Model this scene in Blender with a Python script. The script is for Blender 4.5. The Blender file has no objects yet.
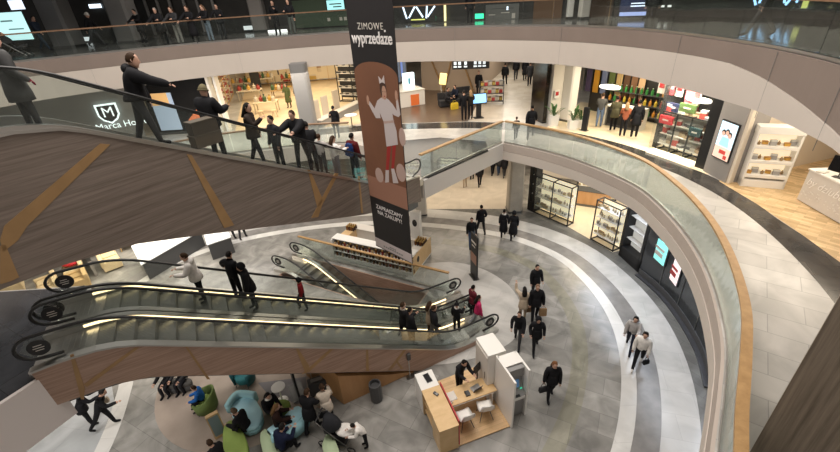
import bpy, bmesh, math, random
from math import sin, cos, pi, radians, hypot, atan2
from mathutils import Vector, Matrix
random.seed(7)
SC = bpy.context.scene
COL = SC.collection

# ---------------------------------------------------------------- camera
FPX = 410.0                       # focal length in pixels of the 840 x 452 frame
NADIR = (465.0, 945.0)            # vanishing point of the verticals
EYE = Vector((0.0, 0.0, 11.9))    # eye level of someone leaning on the upper gallery's rail
GZ, MZ, UZ = 0.0, 5.1, 10.2       # ground, middle and upper floor
_dx, _dy = NADIR[0] - 420, NADIR[1] - 226
_d = hypot(_dx, _dy)
TH = math.atan(FPX / _d)
_rt = Vector((1, 0, 0)); _dn = Vector((0, -sin(TH), -cos(TH))); _fw = Vector((0, cos(TH), -sin(TH)))
_X = _rt * (_dy / _d) + _dn * (_dx / _d)
_Y = _rt * (_dx / _d) - _dn * (_dy / _d)
cd = bpy.data.cameras.new('camera'); cam = bpy.data.objects.new('camera', cd); COL.objects.link(cam)
M3 = Matrix((_X, _Y, -_fw)).transposed()
cam.matrix_world = Matrix.Translation(EYE) @ M3.to_4x4()
cd.sensor_width = 36.0; cd.lens = FPX / 840 * 36.0; cd.clip_start = .05; cd.clip_end = 300
SC.camera = cam

def ray(px, py):
    vx, vy = px - 420, py - 226
    return _X * vx - _Y * vy + _fw * FPX
def at(px, py, z):
    """the point of the level z that a measured picture point stands for"""
    r = ray(px, py); return EYE + r * ((z - EYE.z) / r.z)
def project(p):
    """picture position of a world point, for checking sizes"""
    d = Vector(p) - EYE; return 420 + FPX * d.dot(_X) / d.dot(_fw), 226 - FPX * d.dot(_Y) / d.dot(_fw)
def onplane(px, py, P0, u):
    """the point of an upright plane through P0 along u"""
    n = Vector((-u[1], u[0], 0)); r = ray(px, py)
    return EYE + r * ((Vector((P0[0], P0[1], 0)) - Vector((EYE.x, EYE.y, 0))).dot(n) / r.dot(n))

# ---------------------------------------------------------------- world, exposure, big lights
SC.view_settings.view_transform = 'Standard'; SC.view_settings.look = 'None'
SC.view_settings.gamma = 1.0; SC.view_settings.use_curve_mapping = False
SC.view_settings.exposure = 0.12
try:
    SC.cycles.use_denoising = True
except Exception:
    pass
W = bpy.data.worlds.new('world'); SC.world = W; W.use_nodes = True
W.node_tree.nodes['Background'].inputs[0].default_value = (1.0, .93, .86, 1)
W.node_tree.nodes['Background'].inputs[1].default_value = .42

def area(name, loc, sx, sy, power, color=(1, .9, .78), rot=(0, 0, 0)):
    l = bpy.data.lights.new(name, 'AREA'); l.shape = 'RECTANGLE'; l.size = sx; l.size_y = sy
    l.energy = power; l.color = color
    o = bpy.data.objects.new(name, l); COL.objects.link(o); o.location = loc; o.rotation_euler = rot
    return o
area('atrium_top_fill', (-3, 12, 20), 16, 13, 3600, (1, .93, .86))  # overhead panel out of view, added to light the atrium
area('ground_right_light', (10.2, 14, 4.1), 2.2, 11, 520, (.80, .88, 1))
area('ground_back_light', (1.5, 25, 4.1), 14, 3.5, 420, (1, .86, .68))
area('corridor_fill', (8.3, 34, 8.4), 3, 16, 420, (1, .92, .8))  # added lamp that brightens the otherwise dark corridor floor
area('seating_fill', (1.5, 28.5, 8.4), 5, 5, 160, (1, .88, .72))  # extra fill put over the seats to lift this part of the gallery
area('ground_left_light', (-14, 21, 4.1), 8, 6, 480, (1, .94, .86))
area('lounge_fill', (-10.6, 6.2, 4.15), 2, 4, 170, (1, .95, .9))  # unseen fill, added to brighten the lounge beside the escalator flank
area('gallery_right_light', (10.2, 12.5, 8.45), 2.6, 12, 190, (1, .9, .78))
area('gallery_back_light', (1, 24.5, 8.45), 13, 3, 300, (1, .86, .7))
area('gallery_left_light', (-9, 23, 8.45), 9, 2.5, 300, (1, .9, .78))
area('upper_back_light', (-9, 27.5, 13.6), 16, 2.5, 90, (1, .9, .8))
area('upper_right_fill', (8, 24, 13.6), 6, 2, 70, (1, .9, .8))  # no visible source; added so the brown panelling does not go black

# ---------------------------------------------------------------- materials
MATS = {}
def P(name, col, rough=.5, metal=0.0, vary=0.0, scale=4.0, emit=0.0, stretch=None, spec=None, bump=0.0):
    """a principled material; vary mixes in a procedural noise of the same hue"""
    if name in MATS: return MATS[name]
    m = bpy.data.materials.new(name); m.use_nodes = True; nt = m.node_tree
    b = nt.nodes['Principled BSDF']; c = tuple(col) + (1,)
    b.inputs['Base Color'].default_value = c; b.inputs['Roughness'].default_value = rough
    b.inputs['Metallic'].default_value = metal
    if spec is not None: b.inputs['Specular IOR Level'].default_value = spec
    if emit:
        b.inputs['Emission Color'].default_value = c; b.inputs['Emission Strength'].default_value = emit
    if vary or bump:
        tc = nt.nodes.new('ShaderNodeTexCoord'); mp = nt.nodes.new('ShaderNodeMapping')
        nz = nt.nodes.new('ShaderNodeTexNoise'); nz.inputs['Scale'].default_value = scale; nz.inputs['Detail'].default_value = 5
        nt.links.new(tc.outputs['Object'], mp.inputs[0]); nt.links.new(mp.outputs[0], nz.inputs['Vector'])
        if stretch: mp.inputs['Scale'].default_value = stretch
    if vary:
        rp = nt.nodes.new('ShaderNodeValToRGB'); e = rp.color_ramp.elements
        e[0].position = .3; e[1].position = .7
        e[0].color = tuple(x * (1 - vary) for x in col) + (1,); e[1].color = tuple(min(1, x * (1 + vary)) for x in col) + (1,)
        nt.links.new(nz.outputs['Fac'], rp.inputs[0]); nt.links.new(rp.outputs[0], b.inputs['Base Color'])
    if bump:
        bp = nt.nodes.new('ShaderNodeBump'); bp.inputs['Strength'].default_value = bump
        nt.links.new(nz.outputs['Fac'], bp.inputs['Height']); nt.links.new(bp.outputs[0], b.inputs['Normal'])
    MATS[name] = m; return m

def tile(name, c1, c2, cm, tw, th, rough=.3, mortar=.012, rz=0.0, vein=.12, vs=.6, offset=.5):
    """stone or parquet floor: brick pattern for the joints, noise for the veins"""
    m = bpy.data.materials.new(name); m.use_nodes = True; nt = m.node_tree; b = nt.nodes['Principled BSDF']
    tc = nt.nodes.new('ShaderNodeTexCoord'); mp = nt.nodes.new('ShaderNodeMapping'); mp.inputs['Rotation'].default_value = (0, 0, rz)
    br = nt.nodes.new('ShaderNodeTexBrick'); br.offset = offset
    br.inputs['Scale'].default_value = 1.0; br.inputs['Brick Width'].default_value = tw; br.inputs['Row Height'].default_value = th
    br.inputs['Mortar Size'].default_value = mortar; br.inputs['Mortar Smooth'].default_value = .3
    br.inputs['Color1'].default_value = c1 + (1,); br.inputs['Color2'].default_value = c2 + (1,); br.inputs['Mortar'].default_value = cm + (1,)
    nz = nt.nodes.new('ShaderNodeTexNoise'); nz.inputs['Scale'].default_value = vs; nz.inputs['Detail'].default_value = 8; nz.inputs['Distortion'].default_value = 1.2
    rp = nt.nodes.new('ShaderNodeValToRGB'); e = rp.color_ramp.elements
    e[0].position = .35; e[1].position = .68; e[0].color = (1 - vein,) * 3 + (1,); e[1].color = (1 + vein * .6,) * 3 + (1,)
    mx = nt.nodes.new('ShaderNodeMix'); mx.data_type = 'RGBA'; mx.blend_type = 'MULTIPLY'; mx.inputs[0].default_value = 1.0
    nt.links.new(tc.outputs['Object'], mp.inputs[0]); nt.links.new(mp.outputs[0], br.inputs['Vector']); nt.links.new(tc.outputs['Object'], nz.inputs['Vector'])
    nt.links.new(nz.outputs['Fac'], rp.inputs[0]); nt.links.new(br.outputs['Color'], mx.inputs[6]); nt.links.new(rp.outputs[0], mx.inputs[7])
    nt.links.new(mx.outputs[2], b.inputs['Base Color']); b.inputs['Roughness'].default_value = rough
    return m

def glass(name, tint, gloss=.08, rough=.02, body=0.0, bodycol=(.7, .8, .75), fres=.5):
    m = bpy.data.materials.new(name); m.use_nodes = True; nt = m.node_tree
    for n in list(nt.nodes):
        if n.type == 'BSDF_PRINCIPLED': nt.nodes.remove(n)
    out = nt.nodes['Material Output']
    tr = nt.nodes.new('ShaderNodeBsdfTransparent'); tr.inputs[0].default_value = tint + (1,)
    gl = nt.nodes.new('ShaderNodeBsdfGlossy'); gl.inputs['Roughness'].default_value = rough; gl.inputs[0].default_value = (.9, .95, .93, 1)
    fr = nt.nodes.new('ShaderNodeFresnel'); fr.inputs[0].default_value = 1.45
    ma = nt.nodes.new('ShaderNodeMath'); ma.operation = 'MULTIPLY_ADD'; ma.inputs[1].default_value = fres; ma.inputs[2].default_value = gloss * .3
    nt.links.new(fr.outputs[0], ma.inputs[0])
    mx = nt.nodes.new('ShaderNodeMixShader'); nt.links.new(ma.outputs[0], mx.inputs[0])
    src = tr
    if body:
        df = nt.nodes.new('ShaderNodeBsdfDiffuse'); df.inputs[0].default_value = bodycol + (1,)
        m2 = nt.nodes.new('ShaderNodeMixShader'); m2.inputs[0].default_value = body
        nt.links.new(tr.outputs[0], m2.inputs[1]); nt.links.new(df.outputs[0], m2.inputs[2]); src = m2
    nt.links.new(src.outputs[0], mx.inputs[1]); nt.links.new(gl.outputs[0], mx.inputs[2]); nt.links.new(mx.outputs[0], out.inputs[0])
    return m

def wood(name, dark, light, stretch, rough=.45, scale=3.0):
    m = bpy.data.materials.new(name); m.use_nodes = True; nt = m.node_tree; b = nt.nodes['Principled BSDF']
    tc = nt.nodes.new('ShaderNodeTexCoord'); mp = nt.nodes.new('ShaderNodeMapping'); mp.inputs['Scale'].default_value = stretch
    nz = nt.nodes.new('ShaderNodeTexNoise'); nz.inputs['Scale'].default_value = scale; nz.inputs['Detail'].default_value = 6; nz.inputs['Roughness'].default_value = .65
    rp = nt.nodes.new('ShaderNodeValToRGB'); e = rp.color_ramp.elements; e[0].position = .32; e[1].position = .68
    e[0].color = dark + (1,); e[1].color = light + (1,)
    nt.links.new(tc.outputs['Object'], mp.inputs[0]); nt.links.new(mp.outputs[0], nz.inputs['Vector'])
    nt.links.new(nz.outputs['Fac'], rp.inputs[0]); nt.links.new(rp.outputs[0], b.inputs['Base Color']); b.inputs['Roughness'].default_value = rough
    return m

M_ground = tile('ground_stone', (.235, .228, .212), (.33, .32, .298), (.19, .185, .175), 1.5, .75, .2, .008, .5, .32, 1.0)
M_ringw = tile('ring_white_stone', (.60, .59, .57), (.66, .65, .62), (.5, .49, .47), 1.2, 1.2, .22, .006, 0, .12, .8)
M_ringg = P('ring_grey_stone', (.22, .21, .2), .25, vary=.2, scale=2)
M_outer = tile('outer_pale_stone', (.50, .49, .47), (.56, .55, .53), (.42, .41, .4), 1.4, .9, .22, .006, .3, .18, .7)
M_gdark = tile('ground_dark_edge', (.15, .145, .135), (.19, .185, .17), (.1, .1, .09), 1.6, .4, .22, .006, 1.0, .25, .9)
M_walk = tile('gallery_stone', (.44, .42, .39), (.53, .51, .475), (.33, .32, .3), 1.35, .68, .3, .01, .65, .22, .7)
M_band = tile('gallery_dark_band', (.045, .042, .04), (.07, .065, .06), (.03, .03, .03), 1.2, .6, .15, .006, .4, .3, .9)
M_dkfl = tile('landing_dark_stone', (.035, .037, .042), (.05, .052, .058), (.02, .02, .02), 1.0, 1.0, .15, .006, .5, .3, .9)
M_upfl = tile('upper_stone', (.15, .15, .14), (.19, .185, .175), (.09, .09, .09), 1.2, 1.2, .15, .008, .4, .2, .8)
M_parq = tile('parquet_pale', (.47, .32, .16), (.74, .54, .31), (.36, .24, .12), .55, .13, .4, .004, .9, .12, 1.5)
M_cream = tile('cream_shop_floor', (.78, .66, .46), (.82, .70, .5), (.66, .56, .4), .9, .9, .3, .005, .3, .08, 1)
M_brfl = wood('brown_floor', (.075, .05, .033), (.15, .1, .065), (1.2, 8, 1), .3)
M_rug = P('lounge_floor', (.33, .27, .225), .6, vary=.12, scale=1.5)
M_fasc = P('fascia_beige', (.60, .535, .475), .6, vary=.03, scale=.6)
M_strip = P('fascia_brown', (.235, .185, .158), .55, vary=.05, scale=.8)
M_strip1 = P('fascia_lower_strip', (.48, .41, .36), .6, vary=.04, scale=.8)
M_soff = P('soffit_white', (.62, .57, .52), .7)
M_glass = glass('rail_glass', (.93, .96, .945), .12, .03, .20, (.86, .90, .87))
M_glassc = glass('rail_glass_clear', (.95, .97, .96), .08, .03, .03, (.7, .76, .72))
M_glassd = glass('rail_glass_dark', (.86, .89, .88), .06, .03, .02, (.3, .34, .33))
M_glasse = glass('escalator_glass', (.95, .965, .955), .08, .02, .015, (.5, .53, .51))
M_rail = wood('rail_oak', (.36, .21, .085), (.50, .31, .14), (3, 3, 3), .4, 2)
M_railb = wood('rail_walnut', (.16, .085, .045), (.24, .14, .08), (3, 3, 3), .4, 2)
M_steel = P('brushed_steel', (.55, .54, .52), .28, 1.0)
M_dsteel = P('dark_steel', (.16, .16, .155), .3, .9)
M_rub = P('black_rubber', (.012, .012, .012), .35)
M_step = P('step_metal', (.23, .235, .22), .38, .75, vary=.25, scale=25, stretch=(1, 14, 1))
M_led = P('warm_led', (1.0, .78, .42), .4, emit=2.6)
M_flank = wood('flank_wood', (.135, .105, .085), (.26, .21, .178), (.22, 1, 7), .42, 3.2)
M_flankr = wood('flank_wood_warm', (.27, .165, .118), (.46, .31, .235), (.22, 1, 7), .42, 3.2)
M_ochre = P('ochre_trim', (.34, .205, .09), .4, vary=.1, scale=3)
M_orng = wood('orange_ply', (.42, .215, .085), (.52, .29, .13), (1, 1, .3), .45, 3)
M_ply = wood('pale_ply', (.60, .40, .19), (.70, .49, .26), (1, 3, 1), .45, 2)
M_black = P('matt_black', (.012, .012, .013), .5)
M_blackg = P('gloss_black', (.01, .01, .011), .12)
M_white = P('white_lacquer', (.80, .78, .74), .35)
M_offw = P('off_white', (.66, .62, .56), .55)
M_grey = P('mid_grey', (.25, .245, .24), .5)
M_dgrey = P('dark_grey', (.07, .07, .072), .5)
M_gwall = P('grey_wall_panel', (.30, .28, .265), .55, vary=.04, scale=1)
M_cwall = P('cream_wall', (.74, .66, .55), .6)
M_dwall = P('dark_shop_wall', (.030, .028, .026), .45, vary=.3, scale=1)
M_red = P('red_panel', (.45, .03, .03), .4)
M_skin = P('skin', (.55, .33, .24), .55)
M_eye = P('eye_dark', (.02, .015, .012), .4)
M_lip = P('lips', (.38, .14, .12), .5)

# ---------------------------------------------------------------- mesh helpers
class MB:
    def __init__(s): s.v = []; s.f = []; s.m = []; s.k = 0
    def add(s, vs, fs):
        o = len(s.v); s.v += [Vector(v) for v in vs]
        for f in fs: s.f.append([i + o for i in f]); s.m.append(s.k)
        return s
    def mat(s, k): s.k = k; return s
    def box(s, c, size, rz=0.0, ry=0.0, rx=0.0):
        R = Matrix.Rotation(rz, 3, 'Z') @ Matrix.Rotation(ry, 3, 'Y') @ Matrix.Rotation(rx, 3, 'X'); c = Vector(c)
        x, y, z = size[0] / 2, size[1] / 2, size[2] / 2
        q = [(-x, -y, -z), (x, -y, -z), (x, y, -z), (-x, y, -z), (-x, -y, z), (x, -y, z), (x, y, z), (-x, y, z)]
        return s.add([c + R @ Vector(p) for p in q], [(3, 2, 1, 0), (4, 5, 6, 7), (0, 1, 5, 4), (1, 2, 6, 5), (2, 3, 7, 6), (3, 0, 4, 7)])
    def prism(s, poly, z0, z1):
        n = len(poly); a = sum(poly[i][0] * poly[(i + 1) % n][1] - poly[(i + 1) % n][0] * poly[i][1] for i in range(n))
        if a < 0: poly = list(reversed(poly))
        vs = [(p[0], p[1], z0) for p in poly] + [(p[0], p[1], z1) for p in poly]
        return s.add(vs, [tuple(reversed(range(n))), tuple(range(n, 2 * n))] + [(i, (i + 1) % n, n + (i + 1) % n, n + i) for i in range(n)])
    def loft(s, rings, cap=True, close=True):
        n = len(rings[0]); vs = [p for r in rings for p in r]; fs = []
        for k in range(len(rings) - 1):
            for i in range(n if close else n - 1):
                j = (i + 1) % n
                fs.append((k * n + i, k * n + j, (k + 1) * n + j, (k + 1) * n + i))
        if cap:
            fs.append(tuple(reversed(range(n)))); L = (len(rings) - 1) * n; fs.append(tuple(range(L, L + n)))
        return s.add(vs, fs)
    def cyl(s, c, r, h, n=16, r2=None):
        r2 = r if r2 is None else r2
        return s.loft([[(c[0] + r * cos(2 * pi * i / n), c[1] + r * sin(2 * pi * i / n), c[2]) for i in range(n)],
                       [(c[0] + r2 * cos(2 * pi * i / n), c[1] + r2 * sin(2 * pi * i / n), c[2] + h) for i in range(n)]])
    def lathe(s, c, prof, n=16):
        return s.loft([[(c[0] + r * cos(2 * pi * i / n), c[1] + r * sin(2 * pi * i / n), c[2] + z) for i in range(n)] for r, z in prof])
    def ell(s, c, r, nu=12, nv=8):
        return s.loft([[(c[0] + r[0] * cos(2 * pi * i / nu) * sin(t), c[1] + r[1] * sin(2 * pi * i / nu) * sin(t), c[2] - r[2] * cos(t)) for i in range(nu)]
                       for t in [pi * (.04 + .92 * k / nv) for k in range(nv + 1)]])
    def tube(s, path, r, n=8, closed=False, flat=1.0):
        path = [Vector(p) for p in path]; N = len(path); rings = []; prev = None
        for i in range(N):
            a = path[(i - 1) % N] if (closed or i > 0) else path[i]; b = path[(i + 1) % N] if (closed or i < N - 1) else path[i]
            t = (b - a).normalized() if (b - a).length > 1e-9 else Vector((1, 0, 0))
            if prev is None: prev = Vector((0, 0, 1)) if abs(t.z) < .9 else Vector((0, 1, 0))
            x = prev.cross(t); x = x.normalized() if x.length > 1e-6 else Vector((1, 0, 0)); y = t.cross(x).normalized(); prev = y
            rr = r[i] if isinstance(r, (list, tuple)) else r
            rings.append([path[i] + x * (rr * cos(2 * pi * k / n)) + y * (rr * flat * sin(2 * pi * k / n)) for k in range(n)])
        if closed: rings.append(rings[0])
        return s.loft(rings, cap=not closed)
    def bar(s, a, b, w): return s.tube([a, b], w, 4)
    def ribbon(s, path, half, z0, z1):
        """an upright strip along a plan path: thickness 2*half, from z0 to z1 (numbers or lists)"""
        n = len(path); rings = []
        for i in range(n):
            a = Vector(path[max(i - 1, 0)][:2]); b = Vector(path[min(i + 1, n - 1)][:2]); t = (b - a).normalized(); nn = Vector((-t.y, t.x))
            p = Vector(path[i][:2]); u0 = z0[i] if isinstance(z0, list) else z0; u1 = z1[i] if isinstance(z1, list) else z1
            A = p + nn * half; B = p - nn * half
            rings.append([(A.x, A.y, u0), (B.x, B.y, u0), (B.x, B.y, u1), (A.x, A.y, u1)])
        return s.loft(rings)
    def build(s, name, mats, parent=None, smooth=False, loc=None, bevel=0.0):
        me = bpy.data.meshes.new(name); me.from_pydata([tuple(v) for v in s.v], [], s.f)
        for m in (mats if isinstance(mats, (list, tuple)) else [mats]): me.materials.append(m)
        me.polygons.foreach_set('material_index', s.m)
        bm = bmesh.new(); bm.from_mesh(me); bmesh.ops.recalc_face_normals(bm, faces=bm.faces); bm.to_mesh(me); bm.free()
        if smooth: me.polygons.foreach_set('use_smooth', [True] * len(me.polygons))
        o = bpy.data.objects.new(name, me); COL.objects.link(o)
        if parent: o.parent = parent
        if loc is not None: o.location = loc
        if bevel:
            md = o.modifiers.new('bevel', 'BEVEL'); md.width = bevel; md.segments = 2; md.limit_method = 'ANGLE'
        return o
def tag(o, label, cat, group=None):
    o['label'] = label; o['category'] = cat
    if group: o['group'] = group
    return o
def thing(name, label, cat, loc=(0, 0, 0), rz=0.0, group=None):
    o = bpy.data.objects.new(name, None); COL.objects.link(o); o.location = loc; o.rotation_euler = (0, 0, rz); o.empty_display_size = .1
    return tag(o, label, cat, group)
def struct(o):
    o['kind'] = 'structure'; return o
def dup(o, loc=None, rz=None, label=None, group=None, parent=None):
    c = o.copy(); COL.objects.link(c)
    if parent: c.parent = parent
    if loc is not None: c.location = loc
    if rz is not None: c.rotation_euler = (0, 0, rz)
    if label: c['label'] = label
    if group: c['group'] = group
    for ch in list(o.children): dup(ch, parent=c)
    return c
def text(name, body, size, mat, parent, loc, rot, align='CENTER', extrude=.004, space=1.0, fat=0.0, shear=0.0):
    cu = bpy.data.curves.new(name, 'FONT'); cu.space_character = space; cu.offset = fat; cu.shear = shear; cu.body = body; cu.size = size; cu.align_x = align; cu.align_y = 'CENTER'; cu.extrude = extrude
    t = bpy.data.objects.new(name, cu); COL.objects.link(t); dg = bpy.context.evaluated_depsgraph_get()
    me = bpy.data.meshes.new_from_object(t.evaluated_get(dg)); bpy.data.objects.remove(t)
    me.materials.clear(); me.materials.append(mat)
    o = bpy.data.objects.new(name, me); COL.objects.link(o); o.parent = parent; o.location = loc; o.rotation_euler = rot
    return o
def spline(pts, sub=5):
    """Catmull-Rom through plan points"""
    out = []; n = len(pts)
    for i in range(n - 1):
        p0, p1, p2, p3 = [Vector(pts[j][:2]) for j in (max(i - 1, 0), i, i + 1, min(i + 2, n - 1))]
        for k in range(sub):
            t = k / sub
            out.append(.5 * ((2 * p1) + (p2 - p0) * t + (2 * p0 - 5 * p1 + 4 * p2 - p3) * t * t + (3 * p1 - p0 - 3 * p2 + p3) * t ** 3))
    out.append(Vector(pts[-1][:2])); return [(p.x, p.y) for p in out]
def strip(name, A, B, z0, z1, mat):
    """a floor inlay between two plan paths of equal length"""
    m = MB(); n = len(A)
    m.loft([[(A[i][0], A[i][1], z0), (B[i][0], B[i][1], z0), (B[i][0], B[i][1], z1), (A[i][0], A[i][1], z1)] for i in range(n)])
    return struct(m.build(name, mat))
def offs(path, d):
    out = []; n = len(path)
    for i in range(n):
        a = Vector(path[max(i - 1, 0)]); b = Vector(path[min(i + 1, n - 1)]); t = (b - a).normalized()
        out.append((path[i][0] - t.y * d, path[i][1] + t.x * d))
    return out
def slab(name, loops, z0, z1, mats, side=1):
    """floor plate with optional holes; mats: top, side, underside"""
    bm = bmesh.new()
    for lp in loops:
        vs = [bm.verts.new((p[0], p[1], z1)) for p in lp]
        for i in range(len(vs)): bm.edges.new((vs[i], vs[(i + 1) % len(vs)]))
    bmesh.ops.triangle_fill(bm, edges=bm.edges[:], use_beauty=True, use_dissolve=False)
    for f in bm.faces:
        if f.normal.z < 0: f.normal_flip()
        f.material_index = 0
    top = bm.faces[:]
    r = bmesh.ops.extrude_face_region(bm, geom=top, use_keep_orig=True)
    nf = [g for g in r['geom'] if isinstance(g, bmesh.types.BMFace)]
    for v in [g for g in r['geom'] if isinstance(g, bmesh.types.BMVert)]: v.co.z = z0
    for f in bm.faces:
        if abs(f.normal.z) < .5 and f not in top: f.material_index = 1
    for f in nf:
        f.material_index = 2
    for f in bm.faces:
        c = f.calc_center_median()
        if z0 + 1e-4 < c.z < z1 - 1e-4: f.material_index = 1
    bmesh.ops.recalc_face_normals(bm, faces=bm.faces)
    me = bpy.data.meshes.new(name); bm.to_mesh(me); bm.free()
    for m in mats: me.materials.append(m)
    o = bpy.data.objects.new(name, me); COL.objects.link(o); return struct(o)

# ================================================================ THE SETTING
xy = lambda px, py, z: tuple(at(px, py, z)[:2])
# --- edges of the two galleries round the atrium (plan)
I_right = spline([(2.4, 1.4), (3.2, 2.2), (3.92, 3.02), (4.55, 3.87), (5.44, 5.01), (6.29, 6.22), (7.2, 8.05), (7.8, 9.84), (8.13, 11.86), (8.10, 14.0), (7.12, 16.5), (5.9, 18.3), (4.42, 19.8)], 5)
PEN = (.25, 15.75)
I_left = [(-.9, 16.9), (-1.7, 18.6), (-2.4, 20.6), (-3.4, 21.3), (-6, 21.4), (-10, 20.6), (-13, 18.6), (-14.8, 15.2), (-14.6, 11.2), (-13.2, 9.7), (-9.5, 9.7), (-8.25, 6.75), (-8.36, 6.5), (-9.2, 4.9), (-10, 3.4)]
I_all = I_right + [PEN] + I_left
J_edge = spline([(2.5, .9), (4.6, 2.9), (6.8, 5.3), (7.9, 7.0), (8.4, 8.27), (8.75, 9.6), (8.98, 11.2), (9.02, 13.6), (8.64, 16.62), (7.19, 19.96), (4.54, 22.3), (2.2, 23.5), (-.4, 24.3), (-4.3, 24.75), (-7.5, 24.25), (-10.7, 23.35), (-14.1, 21.4), (-16.7, 19.5), (-18.3, 17), (-18.8, 14), (-17.5, 10.5), (-14, 7.5), (-9.5, 4.6), (-6, 1.8), (-3, .1), (0, -.25), (2.5, .9)], 5)[:-1]

# --- ground floor with the well of the lower escalator
HD = Vector((.88, -.47)).normalized(); HN = Vector((-HD.y, HD.x))          # along the well / to its far side
H0 = Vector((-6.35, 18.45)); HL = 7.5; HW = 1.85
well = [H0, H0 + HD * HL, H0 + HD * HL - HN * HW, H0 - HN * HW]
slab('floor', [[(-45, -6), (40, -6), (40, 70), (-45, 70)], [tuple(p) for p in well]], -.35, 0, [M_ground, M_offw, M_grey])
m = MB()
for i in range(4):
    a, b = well[i], well[(i + 1) % 4]
    m.ribbon([a, b], .05, -4.6, -.002)
m.box((-3, 16, -4.65), (14, 12, .1))
struct(m.build('wall_well', M_flankr))
# pale outer stone, rings
ringR = spline([(3.2, 4.2), (5.44, 6.93), (6.66, 8.98), (7.4, 10.93), (7.7, 12.8), (7.56, 14.8), (6.91, 16.89), (5.34, 18.75), (3.35, 19.95), (.5, 21.0), (-3, 21.7), (-7, 21.5), (-10.9, 20.4), (-13.6, 18.2), (-14.6, 15), (-13.4, 12.4), (-11.6, 11.2), (-10.9, 9.8), (-10.4, 8.0), (-10.2, 6)], 5)
strip('trim_1', offs(ringR, -.20), offs(ringR, .27), 0, .004, M_ringw)
outerA = offs(ringR, -.21); outerB = offs(ringR, -.90)
strip('trim_2', outerA[:70], outerB[:70], 0, .003, M_ringg)
cut = 62
strip('trim_3', offs(ringR, -.91)[:cut], offs(ringR, -1.95)[:cut], 0, .003, M_outer)
strip('trim_4', offs(ringR, -1.96)[:50], offs(ringR, -3.2)[:50], 0, .003, M_gdark)
slab('floor', [[(-4, 23.6), (5.9, 22.3), (9, 33), (16, 60), (8, 66), (-4, 66)]], 0, .0045, [tile('ground_back_stone', (.58, .51, .42), (.64, .57, .47), (.5, .44, .36), 1.4, .9, .22, .005, .2, .12, .7)] * 3)
slab('floor', [[(-36, 2), (-10.45, 2), (-10.55, 8), (-11.1, 9.8), (-12, 11), (-36, 12)]], 0, .002, [tile('ground_left_stone', (.42, .44, .45), (.46, .47, .48), (.35, .36, .36), 1.4, .9, .22, .005, .2, .2, .7)] * 3)
strip('trim_15', offs(ringR, 1.35)[2:44], offs(ringR, 1.9)[2:44], 0, .003, tile('ground_olive_stone', (.23, .222, .175), (.30, .288, .235), (.19, .185, .16), 1.5, .75, .2, .008, .5, .3, 1.0))
apron = spline([(.2, 17.05), (1.6, 17.0), (2.9, 16.3), (3.8, 15.1), (4.12, 13.8), (4.0, 12.6), (3.3, 11.5), (2.2, 10.9), (1.0, 10.6), (.2, 10.55)], 5)
slab('floor', [apron + [(-.35, 10.75), (.9, 12.2), (.6, 14.8), (-.9, 15.9)]], 0, .005, [tile('apron_stone', (.50, .485, .46), (.54, .525, .5), (.42, .41, .39), 1.3, .9, .2, .005, .5, .18, .7)] * 3)
rug = [(-6.55 + 3.3 * cos(2 * pi * i / 48), 10.9 + 3.25 * sin(2 * pi * i / 48)) for i in range(48)]
slab('floor', [rug], 0, .006, [M_rug] * 3)

# --- middle gallery
slab('floor', [I_all + [(-10, -1), (-45, -1), (-45, 70), (42, 70), (42, -6), (2.4, -6)]], 4.3, MZ, [M_walk, M_strip, M_soff])
near_edge = I_right
m = MB(); m.ribbon(I_right, .03, 4.72, MZ + .004); struct(m.build('trim_5', M_strip1))
m = MB(); m.ribbon(I_right, .045, 4.27, 4.70); struct(m.build('trim_6', M_fasc))
m = MB(); m.ribbon([I_right[-1], PEN], .05, 4.26, MZ + .004); struct(m.build('trim_14', P('fascia_pale', (.66, .63, .6), .5)))
m = MB(); m.ribbon([PEN] + I_left[:10], .04, 4.27, MZ + .004); struct(m.build('trim_7', M_fasc))
m = MB(); m.ribbon([(-8.36, 6.5), (-9.2, 4.9), (-10, 3.4), (-11, 1)], .05, 3.75, MZ + .004); struct(m.build('trim_8', P('fascia_lit_tone', (.72, .66, .64), .5)))  # paler copy of the fascia, stronger light put into its colour
bandI = [(4.4, 1.2), (5.6, 2.3), (7.4, 4.2), (8.7, 5.6), (9.45, 6.95), (10.05, 8.73), (10.47, 10.69), (10.6, 12.3), (10.47, 13.9), (10.05, 15.5), (9.12, 17.3), (8.3, 18.85), (7.1, 20.3), (5.6, 21.7), (3, 22.75), (-1, 23.35), (-3.2, 23.45), (-7.5, 23.0)]
bandO = [(5.4, .4), (6.8, 1.6), (8.6, 3.6), (9.9, 5.2), (10.75, 7.1), (11.1, 8.7), (11.25, 11.0), (11.45, 12.6), (11.4, 14.2), (11.05, 15.6), (10.25, 17.8), (9.35, 19.4), (8.0, 21.1), (6.2, 22.8), (3.3, 23.95), (-1, 24.5), (-3.2, 24.6), (-7.5, 24.2)]
strip('trim_9', spline(bandI, 4), spline(bandO, 4), MZ, MZ + .004, M_band)
slab('floor', [[xy(398, 141, MZ), xy(440, 137.5, MZ), xy(486, 141.5, MZ), (3.5, 18.75), (.45, 15.9), (-.75, 17.0), (-1.4, 18.2)]], MZ, MZ + .004, [M_dkfl] * 3)
slab('floor', [[(-9.6, 9.65), (-8.3, 6.75), (-8.4, 6.5), (-9.25, 4.95), (-10, 3.4), (-18, 3.4), (-18, 10), (-14.6, 11), (-13.2, 9.65)]], MZ, MZ + .004, [M_dkfl] * 3)
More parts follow.
